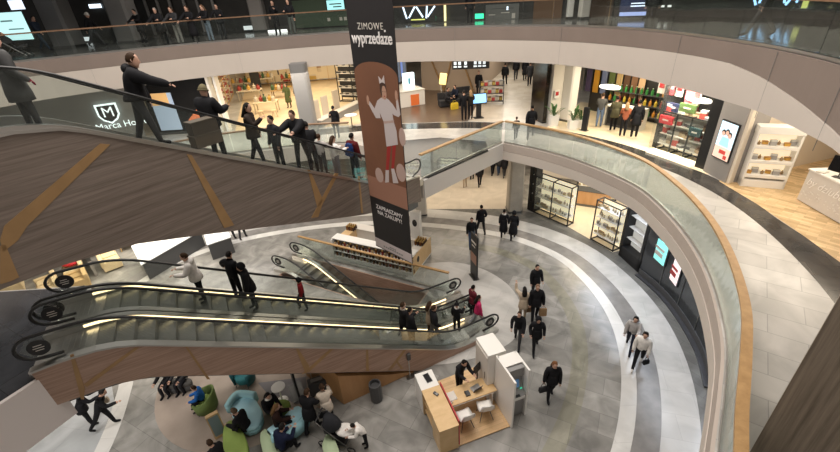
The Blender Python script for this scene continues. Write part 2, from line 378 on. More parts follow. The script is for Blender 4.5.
# shop floors on the middle gallery
slab('floor', [[(11.36, 13.9), (11.36, 12.0), (11.2, 10), (11, 8.4), (18, 6), (20, 17), (13.2, 17)]], MZ, MZ + .005, [M_parq] * 3)
slab('floor', [[(11.35, 14.6), (10.3, 17.8), (9.4, 19.4), (8.05, 21.1), (7.2, 21.9), (11, 27), (18, 20), (15, 15)]], MZ, MZ + .005, [M_cream] * 3)
slab('floor', [[(-11.0, 25.2), (-7.2, 24.6), (-3.3, 25.0), (-3.0, 42), (-16, 42)]], MZ, MZ + .005, [tile('home_shop_floor', (.72, .56, .36), (.76, .6, .4), (.6, .46, .3), 1.2, .3, .35, .005, .1, .1, 1)] * 3)
slab('floor', [[(-3, 24.7), (-.8, 24.6), (3.2, 24.1), (4.35, 28), (6, 34), (-3, 36)]], MZ, MZ + .005, [M_brfl] * 3)

# --- upper gallery
slab('floor', [J_edge, [(-45, -8), (42, -8), (42, 60), (-45, 60)]], 8.92, UZ, [M_upfl, M_strip, M_soff])
BOUND = [(5.0, 9.0), (7.3, 9.11), (8.2, 9.22), (9.5, 9.40), (10.7, 9.57), (12.0, 9.70), (13.4, 9.70), (16.4, 9.64), (20, 9.61), (30, 9.62)]
LOWER = [(5.0, 8.9), (7.1, 8.87), (8.65, 8.82), (10.3, 8.78), (11.5, 8.72), (12.9, 8.67), (15, 8.62), (30, 8.60)]
def tabv(tab, y):
    y = max(tab[0][0], min(tab[-1][0], y))
    for (a, za), (b, z_) in zip(tab, tab[1:]):
        if a <= y <= b: return za + (z_ - za) * (y - a) / (b - a)
nJ = len(J_edge); zb = []; zl = []
for (x, y) in J_edge:
    zb.append(tabv(BOUND, y) if x > 5 else 9.62); zl.append(tabv(LOWER, y) if x > 5 else 8.60)
Jr = J_edge + [J_edge[0]]; zbr = zb + [zb[0]]; zlr = zl + [zl[0]]
m = MB(); m.ribbon(Jr, .03, zbr, UZ + .01); struct(m.build('trim_10', M_strip))
m = MB(); m.ribbon(Jr, .055, zlr, [z - .012 for z in zbr]); struct(m.build('trim_11', M_fasc))
m = MB()
for k in range(0, nJ, 9):                       # joints between the fascia panels
    a = Vector(J_edge[k]); b = Vector(J_edge[(k + 1) % nJ]); t = (b - a).normalized(); c = (a + b) / 2 + Vector((-t.y, t.x)) * .052
    m.box((c.x, c.y, 9.4), (.006, .012, 1.6), atan2(t.y, t.x))
struct(m.build('trim_12', M_grey))
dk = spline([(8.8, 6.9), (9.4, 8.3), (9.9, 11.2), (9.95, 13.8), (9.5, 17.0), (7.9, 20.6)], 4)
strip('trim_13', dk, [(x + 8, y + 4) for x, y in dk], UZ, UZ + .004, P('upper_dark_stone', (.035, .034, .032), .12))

slab('ceiling', [J_edge, [(-45, -8), (42, -8), (42, 60), (-45, 60)]], 13.95, 14.3, [M_grey, M_fasc, P('upper_ceiling', (.22, .21, .2), .7)])  # unseen; put in to block ambient light and darken floor reflections
# --- shells behind the shops
def wall(name, path, z0, z1, mat, half=.08):
    m = MB(); m.ribbon(path, half, z0, z1); return struct(m.build(name, mat))
wall('wall_upper', [(-45, 31), (-31, 31.5), (-22, 30.5), (-14.5, 30.6), (-5, 31), (1, 29.3), (6.5, 27.4), (10.2, 25.2), (13, 22.6), (15.5, 17), (16, 8), (15, 0)], UZ, 13.9, M_dwall)
wall('wall_middle_back', [(-40, 28), (-17, 29), (-16.5, 41), (-3.1, 42)], MZ, 8.92, M_cwall)
wall('wall_middle_far', [(-3.1, 46), (10, 60), (24, 56)], MZ, 8.92, M_cwall)
wall('wall_middle_right', [(13.6, 28.5), (19, 21), (22, 18.5), (22, 5)], MZ, 8.92, M_cwall)
wall('wall_ground_back', [(-45, 40), (-22, 36), (-4.2, 33), (-4, 60), (14, 66), (20, 60), (12, 34), (11.5, 28)], 0, 4.3, M_cwall)
wall('wall_ground_right', [(8.6, 27.5), (14.5, 24), (15.5, 17), (14, 14), (14, 2)], 0, 4.3, M_cwall)
wall('wall_ground_left', [(-45, 40), (-34, 20), (-30, -4)], 0, 4.3, M_cwall)
# wood-clad lift shaft close on the right
C0 = Vector((4.97, 3.70)); a1 = Vector((.6, -.8)); a2 = Vector((.8, .6))
shaft = MB(); pts = [C0, C0 + a1 * 2.4, C0 + a1 * 2.4 + a2 * 2.4, C0 + a2 * 2.4]
shaft.prism([tuple(p) for p in pts], MZ + .005, 13.9)
struct(shaft.build('wall_shaft', wood('shaft_wood', (.12, .092, .065), (.30, .24, .18), (6, 6, .22), .5, 2.2)))

# --- columns
def column(loc, r, z0, z1, mat, label, name='column', rz=0.0):
    c = thing(name, label, 'column', (loc[0], loc[1], z0), rz)
    b = MB(); q = r * .22
    poly = [(-r + q, -r), (r - q, -r), (r, -r + q), (r, r - q), (r - q, r), (-r + q, r), (-r, r - q), (-r, -r + q)]
    b.prism(poly, .12, z1 - z0 - .01); b.build('shaft', mat, c)
    p = MB(); p.prism([(x * 1.06, y * 1.06) for x, y in poly], 0, .12); p.build('base_plate', M_dsteel, c)
    return c
p = at(308.5, 134.5, MZ); column((p.x, p.y + .6), .42, MZ, 8.92, M_grey, 'grey square column between the home store and the shoe shelves')
p = at(71, 47, UZ); column((p.x, p.y), .62, UZ, 13.9, M_grey, 'dark grey column left of the group behind the upper rail')
p = at(133, 42, UZ); column((p.x, p.y), .62, UZ, 13.9, M_grey, 'dark grey column beside the group leaning on the upper rail')
p = at(262, 31.5, UZ); column((p.x, p.y), .45, UZ, 13.9, M_gwall, 'paler column left of the couple on the upper gallery')
p = at(569, 19.2, UZ); column((p.x, p.y), .15, UZ, 13.9, M_white, 'narrow white lit column on the upper gallery')
p = at(583, 19.2, UZ); column((p.x, p.y), .24, UZ, 13.9, M_offw, 'wider off white column right of the narrow lit one')
p = at(514, 214, 0); column((p.x + .1, p.y + .5), .42, 0, 4.3, P('stone_column', (.40, .36, .30), .5, vary=.12, scale=2), 'beige stone column beside the glass display cabinets')
p = at(421, 232, 0); column((p.x + .1, p.y + 2.2), .34, 0, 4.3, M_offw, 'white column behind the jar kiosk')

# ================================================================ GLASS RAILINGS
def railing(label, path, z, rail_mat, gmat, h=1.1, every=1.25, rail_w=.085, inset=.10, side=1):
    """glass balustrade along a plan path: panels, base shoe and a handrail board"""
    path = offs(path, inset * side)
    L = [0]
    for i in range(1, len(path)): L.append(L[-1] + hypot(path[i][0] - path[i - 1][0], path[i][1] - path[i - 1][1]))
    def pt(s):
        s = max(0, min(L[-1], s))
        for i in range(1, len(L)):
            if s <= L[i] + 1e-9:
                t = (s - L[i - 1]) / max(L[i] - L[i - 1], 1e-9); a, b = path[i - 1], path[i]
                return (a[0] + (b[0] - a[0]) * t, a[1] + (b[1] - a[1]) * t)
        return path[-1]
    o = path[0]; r = thing('glass_railing', label, 'railing', (o[0], o[1], z))
    rel = lambda p: (p[0] - o[0], p[1] - o[1])
    n = max(1, round(L[-1] / every)); st = L[-1] / n
    for k in range(n):
        seg = [rel(pt(k * st + .012 + (st - .024) * j / 4)) for j in range(5)]
        m = MB(); m.ribbon(seg, .009, .06, h - .03); m.build('glass_panel', gmat, r)
    q = [rel(pt(L[-1] * j / (n * 4))) for j in range(n * 4 + 1)]
    m = MB(); m.ribbon(q, .035, 0.006, .09); m.build('base_shoe', M_steel, r)
    m = MB(); m.ribbon(q, rail_w, h - .03, h + .025); m.build('handrail', rail_mat, r)
    return r
M_glassu = glass('rail_glass_upper', (.90, .93, .92), .03, .03, .012, (.3, .34, .33), fres=.25)
railing('curved glass railing with oak handrail along the middle gallery', I_right[8:], MZ, M_rail, M_glass, side=-1)
railing('straight glass railing with oak handrail at the landing of the upper escalator', [I_right[-1], (2.9, 18.35), (1.5, 17.0), PEN], MZ, M_rail, M_glassd, side=-1)
railing('thin railed glass barrier beyond the upper escalator on the middle gallery', spline(I_left[3:9], 4), MZ, M_railb, M_glass, side=-1)
iA = min(range(nJ), key=lambda i: hypot(J_edge[i][0] - 8.4, J_edge[i][1] - 8.27))
iB = min(range(nJ), key=lambda i: hypot(J_edge[i][0] + 18.8, J_edge[i][1] - 14))
railing('upper gallery glass railing with walnut handrail all round', J_edge[iA - 2:iB + 1], UZ, M_railb, M_glassu, every=1.5, side=-1)

# ================================================================ ESCALATORS
def clampf(v, a, b): return max(a, min(b, v))
class Esc:
    """frame of an escalator: local x runs along it, local y to the side nearer the camera"""
    def __init__(e, O, u, s0, s1, z0, z1, send):
        e.O = Vector(O); e.u = Vector(u).normalized(); e.v = Vector((-e.u.y, e.u.x)); e.s0, e.s1, e.z0, e.z1, e.send = s0, s1, z0, z1, send
        e.rz = atan2(e.u.y, e.u.x)
    def prof(e, s):
        t = (s - e.s0) / (e.s1 - e.s0); w = .6 / (e.s1 - e.s0)      # eased at both ends
        lin = clampf(t, 0, 1)
        if abs(t) < w: lin = (t + w) ** 2 / (4 * w)
        elif abs(t - 1) < w: lin = 1 - (1 + w - t) ** 2 / (4 * w)
        return e.z0 + (e.z1 - e.z0) * lin
    def W(e, s, w): p = e.O + e.u * s + e.v * w; return Vector((p.x, p.y, e.prof(s)))
def frange(a, b, n): return [a + (b - a) * i / n for i in range(n + 1)]
def escalator(E, label, w0, discs=(True, True), steps=True, lit=(True, True), hw=.62, sa=None, sb=None, glassmat=None, truss=True, group=None, rail_r=.038, hr=.98):
    sa = -.0 if sa is None else sa; sb = E.send if sb is None else sb
    p = E.O + E.v * w0
    r = thing('escalator', label, 'escalator', (p.x, p.y, 0), E.rz, group)
    ss = frange(sa + .45, sb - .45, 60)
    gm = glassmat or M_glasse
    for side in (-1, 1):
        y = side * hw
        # handrail: out along the top, round both newels, back underneath
        R = .30; top = [(s, y, E.prof(s) + hr) for s in ss]
        e1 = [(ss[-1] + R * sin(a) * 1.25, y, E.prof(ss[-1]) + hr - R + R * cos(a)) for a in frange(.25, pi, 9)]
        e0 = [(ss[0] - R * sin(a) * 1.25, y, E.prof(ss[0]) + hr - R - R * cos(a)) for a in frange(0, pi - .25, 9)]
        bot1 = [(ss[-1] - .35, y, E.prof(ss[-1]) + .36)]; bot0 = [(ss[0] + .35, y, E.prof(ss[0]) + .36)]
        m = MB(); m.tube(bot0 + e0 + top + e1 + bot1, rail_r, 6); m.build('handrail', M_rub, r, True)
        m = MB(); prof = frange(sa + .14, sb - .14, 64); lo = []; hi = []
        for s in prof:
            d = min(s - (sa + .14), (sb - .14) - s); k = math.sqrt(clampf(1 - (1 - clampf(d / .34, 0, 1)) ** 2, 0, 1))
            hi.append(E.prof(clampf(s, ss[0], ss[-1])) + hr - .31 + .27 * k); lo.append(E.prof(clampf(s, ss[0], ss[-1])) + (.67 - .27 * k if d < .34 else .16))
        m.loft([[(s, y - .006, a), (s, y + .006, a), (s, y + .006, b), (s, y - .006, b)] for s, a, b in zip(prof, lo, hi)]); m.build('glass_balustrade', gm, r)
        m = MB(); sk = frange(sa + .1, sb - .1, 60)
        m.loft([[(s, y - .085, E.prof(s) - .12), (s, y + .085, E.prof(s) - .12), (s, y + .085, E.prof(s) + .17), (s, y - .085, E.prof(s) + .17)] for s in sk]); m.build('skirt', M_steel, r)
        if lit[0 if side < 0 else 1]:
            sk = frange(sa + .9, sb - .9, 56); yy = y - side * .092
            m = MB(); m.loft([[(s, yy - .008, E.prof(s) + .085), (s, yy + .008, E.prof(s) + .085), (s, yy + .008, E.prof(s) + .15), (s, yy - .008, E.prof(s) + .15)] for s in sk]); m.build('light_strip', M_led, r)
        for k, s in ((0, ss[0] + .02), (1, ss[-1] - .02)):
            if discs[k]:
                zc = E.prof(s) + .66; m = MB()
                m.loft([[(s + .2 * cos(a), y + dy, zc + .2 * sin(a)) for a in frange(0, 2 * pi, 20)[:-1]] for dy in (-.012, .012)]); d_ = m.build('warning_disc', M_black, r)
                for q in (-1, 0, 1):
                    mm = MB(); mm.box((s, y, zc + q * .06), (.2 - abs(q) * .05, .03, .018)); mm.build('lettering_bar', M_offw, d_)
    if steps:
        n = int((E.s1 - E.s0 + 1.6) / .40); proto = None
        for k in range(n + 1):
            s = E.s0 - .8 + k * .40
            z = E.prof(s + .2)
            z = E.z0 + round((z - E.z0) / .01) * .01
            if proto is None:
                m = MB(); m.box((.2, 0, -.11), (.402, hw * 2 - .19, .22))
                for q in range(16): m.box((.2, -hw + .14 + q * (hw * 2 - .28) / 15, .004), (.39, .022, .008))
                proto = m.build('step', M_step, r, loc=(s, 0, z))
            else:
                dup(proto, loc=(s, 0, z), parent=r)
    for s_, nm in ((sa + .62, 'floor_plate'), (sb - .62, 'floor_plate')):
        m = MB(); m.box((s_, 0, E.prof(s_) + .008), (1.15, hw * 2 - .18, .016))
        for q in range(9): m.box((s_ - .48 + q * .12, 0, E.prof(s_) + .018), (.02, hw * 2 - .22, .006))
        m.build(nm, M_steel, r)
    if truss:
        m = MB(); sk = frange(max(sa + .4, .4), sb - .2, 40)
        m.loft([[(s, -hw, E.prof(s) - 1.02 if s > E.s0 + 2.2 or E.z0 > 1 else max(E.prof(s) - 1.02, -.01)), (s, hw, E.prof(s) - 1.02 if s > E.s0 + 2.2 or E.z0 > 1 else max(E.prof(s) - 1.02, -.01)), (s, hw, E.prof(s) - .26), (s, -hw, E.prof(s) - .26)] for s in sk]); m.build('truss', M_dsteel, r)
    return r
# the pair from the ground to the middle gallery
LO = Esc((2.30, 13.32), (-.896, -.443), 2.2, 11.25, 0.0, MZ, 12.95)
e_far = escalator(LO, 'far lane of the lower escalator pair, carrying the man in white', -.73, lit=(True, False))
e_near = escalator(LO, 'near lane of the lower escalator pair, with the wood clad flank', .73, lit=(True, False))
def flank(parent, E, w, tops, bots, mat, strips, thick=.07, name='side_panel', sill=True):
    """wooden cladding of an escalator's flank; tops/bots are (s, z) outlines in its plane"""
    def ip(tab, s):
        for (a, za), (b, zb_) in zip(tab, tab[1:]):
            if a <= s <= b: return za + (zb_ - za) * (s - a) / (b - a)
        return tab[0][1] if s < tab[0][0] else tab[-1][1]
    sa, sb = tops[0][0], tops[-1][0]; ss = sorted(set(frange(sa, sb, 50) + [s for s, z in tops + bots if sa <= s <= sb]))
    m = MB(); m.loft([[(s, w - thick, ip(bots, s)), (s, w, ip(bots, s)), (s, w, ip(tops, s)), (s, w - thick, ip(tops, s))] for s in ss]); pn = m.build(name, mat, parent)
    for poly in strips:
        vs = []
        k = MB(); k.loft([[(s, w - .01, z) for s, z in poly], [(s, w + .012, z) for s, z in poly]]); k.build('trim_strip', M_ochre, pn)
    if sill:
        m = MB(); m.loft([[(s, w - .16, ip(tops, s)), (s, w + .03, ip(tops, s)), (s, w + .03, ip(tops, s) + .05), (s, w - .16, ip(tops, s) + .05)] for s in ss]); m.build('sill', M_steel, parent)
    return pn
def inplane(E, wabs, quad):
    P0 = E.O + E.v * wabs; out = []
    for px, py in quad:
        p = onplane(px, py, P0, E.u); out.append(((Vector((p.x, p.y)) - P0).dot(E.u), p.z))
    return out
wn = 1.55
tops = [(.9, .40)] + [(s, LO.prof(s) + .26) for s in frange(1.4, 12.3, 30)] + [(12.75, MZ + .22)]
bots = [(.9, 0.0), (3.3, 0.0)] + [(s, max(0.0, LO.prof(s) - .80)) for s in frange(3.6, 10.9, 24)] + [(11.6, 4.27), (12.75, 4.27)]
sq = [inplane(LO, wn, q) for q in ([(70, 355), (73.5, 354), (85, 388), (84, 399), (81, 399)], [(135, 347.5), (139, 347.5), (87, 387), (84, 384)], [(185, 346.5), (187.5, 346.5), (210, 379), (207, 379)],
      [(295.5, 348), (298, 348), (309, 365), (309, 371), (305, 372)], [(331.5, 347.5), (335, 347.5), (310, 371), (302, 374)], [(366, 348), (368, 348), (369, 371), (366, 371)], [(403.5, 350), (406, 350), (392, 369), (388, 370)], [(395, 361), (397, 360), (403, 368), (401, 369)])]
flank(e_near, LO, wn - .73, tops, bots, M_flankr, sq)
# closed plywood box that fills the foot of the pair
def lp(s, w): p = LO.O + LO.u * s + LO.v * w; return p
m = MB(); qs = [(3.9, 1.46), (4.8, 1.46), (5.7, 1.46), (6.55, 1.46), (7.35, -.4), (7.35, -1.25), (5.7, -1.25), (3.9, -1.25)]
rings = [[(*lp(a, b), .004) for a, b in qs], [(*lp(a, b), max(LO.prof(a) - 1.06, .03)) for a, b in qs]]
m.loft(rings); tag(m.build('plywood_enclosure', M_orng), 'orange plywood enclosure under the foot of the lower escalators', 'enclosure')
# the one down from the upper gallery
UPE = Esc((-.30, 16.12), (-.613, -.790), 1.2, 10.8, MZ, UZ, 13.2)
hwU = .66
e_up = escalator(UPE, 'upper escalator with brown wood flank and ochre strips', 0.0, discs=(False, False), lit=(False, False), hw=hwU, rail_r=.030, hr=1.08, glassmat=glass('escalator_glass_clear', (.92, .94, .93), .0, .02, .025, (.45, .48, .46), fres=.18))
wU = .56
topsU = [(.3, 5.42), (2.0, 5.68)] + [(s, UPE.prof(s) + .08) for s in frange(2.6, 10.6, 24)] + [(11.2, 10.24), (13.2, 10.24)]
botsU = [(.3, 4.3), (3.62, 5.22), (4.96, 5.69), (8.68, 7.05), (10.31, 7.62), (11.5, 7.80), (13.2, 7.85)]
sq = [inplane(UPE, wU + .2, q) for q in ([(100, 143.5), (110, 144.5), (27, 226), (18, 240), (3, 252), (0, 240), (4, 226)], [(0, 246), (5, 244), (19, 277), (11, 281), (0, 284)], [(186.5, 154), (191.5, 155), (234, 225), (224, 228)],
      [(307.5, 169.5), (310, 170), (321.5, 197), (322, 203), (317, 207)], [(335, 173), (338.5, 173.5), (322, 205), (318, 217), (311, 218)], [(358, 176), (359.5, 176), (363, 213), (361, 213)])]
flank(e_up, UPE, wU + .2, topsU, botsU, M_flank, sq)
# the one going down into the well
BA = Esc(tuple(H0 - HN * (HW / 2) - HD * .55), tuple(HD), 1.35, 8.3, 0.0, -4.3, 8.9)
e_dn = escalator(BA, 'short escalator descending into the well beside the jar kiosk', 0.0, discs=(True, False), lit=(False, True), hw=.66, truss=False, sb=7.9)
# oak rail and glass along the far side of the well
rp = [tuple(H0 + HN * .18 + HD * t) for t in frange(-.2, HL + .9, 10)]
railing('low glass barrier with oak rail between the well and the jar kiosk', rp, 0, M_rail, M_glassu, rail_w=.06, inset=0)

# ================================================================ PEOPLE
def cmat(c, rough=.75):
    key = 'cloth_%02x%02x%02x' % tuple(int(max(0, min(1, x)) * 255) for x in c)
    return P(key, c, rough, vary=.12, scale=9, spec=.12)
BLK = (.013, .013, .015); NAVY = (.016, .020, .035); CHAR = (.04, .04, .043); JEAN = (.05, .075, .13); WHT = (.78, .75, .71); CREAM = (.50, .41, .31); BEI = (.36, .28, .2)
BRN = (.11, .065, .035); RED = (.35, .02, .025); PINK = (.50, .03, .12); GRY = (.2, .2, .2); OLV = (.09, .085, .05); BLUE = (.02, .12, .40)
HBLK = (.012, .010, .009); HBRN = (.045, .025, .014); HGRY = (.25, .23, .21); HBLD = (.28, .18, .09)
LEGS = {'stand': ((3, 2), (-2, 2)), 'walk': ((27, 8), (-20, 16)), 'walk2': ((-20, 16), (27, 8)), 'short': ((14, 6), (-12, 10)), 'sit': ((84, 84), (80, 90)), 'step': ((34, 42), (-4, 4)), 'kick': ((-30, 10), (12, 6)), 'loll': ((78, 40), (72, 55))}
ARMS = {'down': (4, 9, 14), 'pocket': (-14, 16, 62), 'front': (28, 8, 72), 'phone': (34, 6, 96), 'swing': (26, 8, 22), 'back': (-26, 8, 14), 'rail': (40, 30, 22), 'reach': (72, 10, 14), 'lap': (22, 6, 66), 'carry': (2, 14, 6), 'wave': (95, 30, 70), 'push': (38, 4, 44), 'chin': (48, 4, 118), 'side': (12, 62, 14)}
PENDING = []; HAND = {}
def rotx(v, deg, o=Vector((0, 0, 0))):
    a = radians(deg); v = v - o; return o + Vector((v.x, v.y * cos(a) + v.z * sin(a), -v.y * sin(a) + v.z * cos(a)))
def person(loc, face, label, H=1.72, legs='stand', arms=('down', 'down'), lean=0.0, top=BLK, bottom=BLK, shoe=BLK, hair=('short', HBRN), coat=None, hood=False, seat=None, group=None, look=12, bulk=1.1, scarf=None, glove=None):
    k = H / 1.72
    bl = bulk
    J = {}; E = []; R = {}; T = {}
    def j(n, p, r, par=None, tagn='top'):
        J[n] = p; R[n] = r; T[n] = tagn
        if par: E.append((par, n))
    Pz = Vector((0, 0, .96))
    up = lambda x, y, z: rotx(Vector((x, y, z)), lean, Pz)
    j('pel', Vector(Pz), .135, None, 'bot'); j('spi', up(0, .005, 1.12), .150 * bl, 'pel'); j('che', up(0, .0, 1.31), .168 * bl, 'spi'); j('nec', up(0, -.005, 1.44), .074, 'che', 'top'); j('hb', up(0, .01, 1.53), .056, 'nec', 'skin')
    for sd, (pt, kf) in zip((1, -1), LEGS[legs] if isinstance(legs, str) else legs):
        a = radians(pt); b = radians(pt - kf); n = 'R' if sd > 0 else 'L'
        hp = Vector((sd * .092, 0, .91)); kn = hp + Vector((sd * .012, sin(a), -cos(a))) * .43; an = kn + Vector((0, sin(b), -cos(b))) * .41
        f = radians(clampf(pt - kf, -50, 15)) * .6; toe = an + Vector((sd * .03, cos(f), sin(f) * .8 - .2)).normalized() * .17; heel = an + Vector((0, -.04, -.045))
        j('hip' + n, hp, .105, 'pel', 'bot'); j('kne' + n, kn, .072, 'hip' + n, 'bot'); j('ank' + n, an, .052, 'kne' + n, 'bot'); j('toe' + n, toe, .040, 'ank' + n, 'shoe')
    fing = []
    for sd, ar in zip((1, -1), arms):
        pt, ab, fl = ARMS[ar] if isinstance(ar, str) else ar
        n = 'R' if sd > 0 else 'L'; q = lean * .8 if abs(lean) < 40 else lean * .45
        def dr(p_, a_): return Vector((sd * sin(radians(a_)), sin(radians(p_)) * cos(radians(a_)), -cos(radians(p_)) * cos(radians(a_))))
        sh = up(sd * .175 * (.9 + .1 * bl), -.01, 1.395); el = sh + dr(pt - q * .2, ab) * .28; wd = dr(pt + fl - q * .2, ab * .4 - fl * .16); wr = el + wd * .25; hd = wr + wd * .085
        j('sho' + n, sh, .092 * bl, 'che'); j('elb' + n, el, .066 * bl, 'sho' + n); j('wri' + n, wr, .052 * bl, 'elb' + n); j('han' + n, hd, .036, 'wri' + n, 'skin')
        sidev = wd.cross(Vector((0, 0, 1))); sidev = sidev.normalized() if sidev.length > .1 else Vector((0, 1, 0)); pal = sidev.cross(wd).normalized()
        for q_, ln in ((-1.5, .062), (-.5, .074), (.5, .07), (1.5, .056)):
            a = hd + sidev * q_ * .019 + wd * .01; fing.append([a, a + wd * ln * .5 - pal * .008, a + wd * ln * .9 - pal * .03])
        a = wr + wd * .035 + sidev * .02; fing.append([a, a + sidev * .034 + wd * .022, a + sidev * .042 + wd * .05 - pal * .01])
    # lowest point on the ground, or the pelvis on the seat
    if seat is not None: dz = seat / k + .12 - Pz.z
    else: dz = -min(min(J['toe' + n].z - .038, J['ank' + n].z - .085) for n in 'RL')
    S = Vector((0, 0, dz))
    for n in J: J[n] = (J[n] + S) * k; R[n] *= k
    names = list(J); idx = {n: i for i, n in enumerate(names)}
    vs = [J[n] for n in names]; rad = [R[n] for n in names]; roots = [0]; ed = [(idx[a], idx[b]) for a, b in E]; tags = [T[n] for n in names]
    for ch in fing:
        b = len(vs); roots.append(b)
        for q, p in enumerate(ch): vs.append((p + S) * k); rad.append((.0105 - .0012 * q) * k); tags.append('skin')
        ed += [(b, b + 1), (b + 1, b + 2)]
    me = bpy.data.meshes.new('person'); me.from_pydata([tuple(v) for v in vs], ed, [])
    o = bpy.data.objects.new('person', me); COL.objects.link(o); o.location = loc; o.rotation_euler = (0, 0, radians(face - 90))
    tag(o, label, 'person', group)
    sk = o.modifiers.new('skin', 'SKIN'); sk.use_smooth_shade = True; sk.branch_smoothing = .3
    sv = me.skin_vertices[0].data
    for i, r_ in enumerate(rad):
        sv[i].radius = (r_, r_ * (.82 if i in (1, 2) else 1)); sv[i].use_root = i in roots
    ss = o.modifiers.new('sub', 'SUBSURF'); ss.levels = 1; ss.render_levels = 1
    segs = [(vs[a], vs[b], rad[a], rad[b], tags[b] if tags[b] != 'top' or tags[a] != 'bot' else 'top') for a, b in ed]
    hc = (up(0, .02, 1.612) + S) * k
    RM = Matrix.Rotation(radians(face - 90), 3, 'Z'); HAND[label] = {n_: Vector(loc) + RM @ J['han' + n_] for n_ in 'RL'}
    PENDING.append(dict(o=o, segs=segs, hc=hc, k=k, lean=lean, look=look, mats=[cmat(top), cmat(bottom), cmat(shoe, .5), M_skin, M_eye, M_lip] + ([cmat(glove)] if glove else []), glove=bool(glove)))
    # ---- head wear, hair, coat as parts
    ha = lean * .55 + look
    def hp_(x, y, z): return hc + rotx(Vector((x, y, z)), ha) * k
    st, hcol = hair
    def shell(rx, ry, rz, zmin, yfront, n=14, oy=-.012, oz=.012):
        m = MB(); rings = []
        for t in [0.06, .3, .55, .8, 1.0]:
            a = t * zmin
            ring = []
            for i in range(n):
                b = 2 * pi * i / n; y = ry * sin(b) * sin(a); x = rx * cos(b) * sin(a); z = rz * cos(a)
                if y > yfront and t > .5: z = max(z, .045); y = min(y, yfront + .03)
                ring.append(hp_(x, y + oy, z + oz))
            rings.append(ring)
        m.loft(rings); return m
    if st in ('short', 'long', 'bun', 'pony'):
        shell(.083, .105, .125, 1.95, .03).build('hair', cmat(hcol, .6), o, True)
        if st == 'long':
            m = MB(); m.loft([[hp_(.078 * w_ * cos(b), -.055 + .055 * sin(b) - .02 * q, z) for b in frange(0, 2 * pi, 10)[:-1]] for q, (z, w_) in enumerate(((.06, 1.0), (-.05, 1.2), (-.17, 1.3), (-.27, 1.1)))]); m.build('long_hair', cmat(hcol, .6), o, True)
        if st == 'bun':
            m = MB(); m.ell(hp_(0, -.09, .10), (.05 * k, .05 * k, .05 * k), 10, 6); m.build('hair_bun', cmat(hcol, .6), o, True)
        if st == 'pony':
            m = MB(); m.tube([hp_(0, -.09, .07), hp_(0, -.15, .03), hp_(0, -.15, -.12), hp_(0, -.12, -.22)], [.03, .035, .03, .012], 8); m.build('ponytail', cmat(hcol, .6), o, True)
    elif st in ('beanie', 'pompon'):
        shell(.092, .112, .145, 1.5, .2, oz=.01).build('beanie', cmat(hcol, .9), o, True)
        m = MB(); m.tube([hp_(.094 * cos(b), -.012 + .112 * sin(b), .02) for b in frange(0, 2 * pi, 14)[:-1]], .02 * k, 6, True); m.build('beanie_cuff', cmat(tuple(c * .8 for c in hcol), .9), o, True)
        if st == 'pompon':
            m = MB(); m.ell(hp_(0, -.02, .18), (.045 * k,) * 3, 10, 6); m.build('pompon', cmat(hcol, .95), o, True)
    elif st == 'hood':
        shell(.115, .135, .15, 2.1, .06, oy=-.02).build('hood', cmat(hcol, .8), o, True)
    elif st == 'cap':
        shell(.088, .108, .13, 1.45, .2).build('cap', cmat(hcol, .7), o, True)
        m = MB(); m.loft([[hp_(.07 * cos(b), .08 + .10 * sin(b), .055 - .02 * sin(b) + dz_) for b in frange(0, pi, 8)] for dz_ in (0, .01)]); m.build('cap_peak', cmat(hcol, .7), o, True)
    if hood:
        c = (up(0, -.09, 1.45) + S) * k; m = MB(); m.ell(c, (.145 * k, .085 * k, .095 * k), 12, 8); m.build('hood', cmat(top), o, True)
    if scarf:
        c = (up(0, .01, 1.46) + S) * k; m = MB(); m.tube([c + Vector((.082 * cos(b), .075 * sin(b), .012 * sin(2 * b))) * k for b in frange(0, 2 * pi, 12)[:-1]], .036 * k, 6, True); m.build('scarf', cmat(scarf), o, True)
    if coat:
        m = MB(); n = 14; rings = []
        z1 = 1.14; hem = coat
        for t in (0, .18, .45, .75, 1.0):
            z = z1 + (hem - z1) * t; f = clampf(t * 1.3, 0, 1)
            c = up(0, 0, z) if z > .96 else Vector((0, 0, z))
            q_ = clampf((1.14 - coat) / .75, .25, 1); cb = .55 + .45 * bl; rx = (.160 + (.008 + .055 * q_) * f) * cb; ry = (.125 + (.02 + .05 * q_) * f) * cb
            rings.append([(c + Vector((rx * cos(2 * pi * i / n), ry * sin(2 * pi * i / n), 0)) + S) * k for i in range(n)])
        m.loft(rings); m.build('coat', cmat(top), o, True)
    return o
HEADR = [(-.125, .030, .040, .035), (-.105, .050, .060, .022), (-.07, .062, .078, .008), (-.03, .070, .090, .0), (.01, .074, .096, -.004), (.05, .073, .095, -.008), (.085, .062, .080, -.010), (.108, .040, .055, -.012), (.118, .012, .018, -.014)]
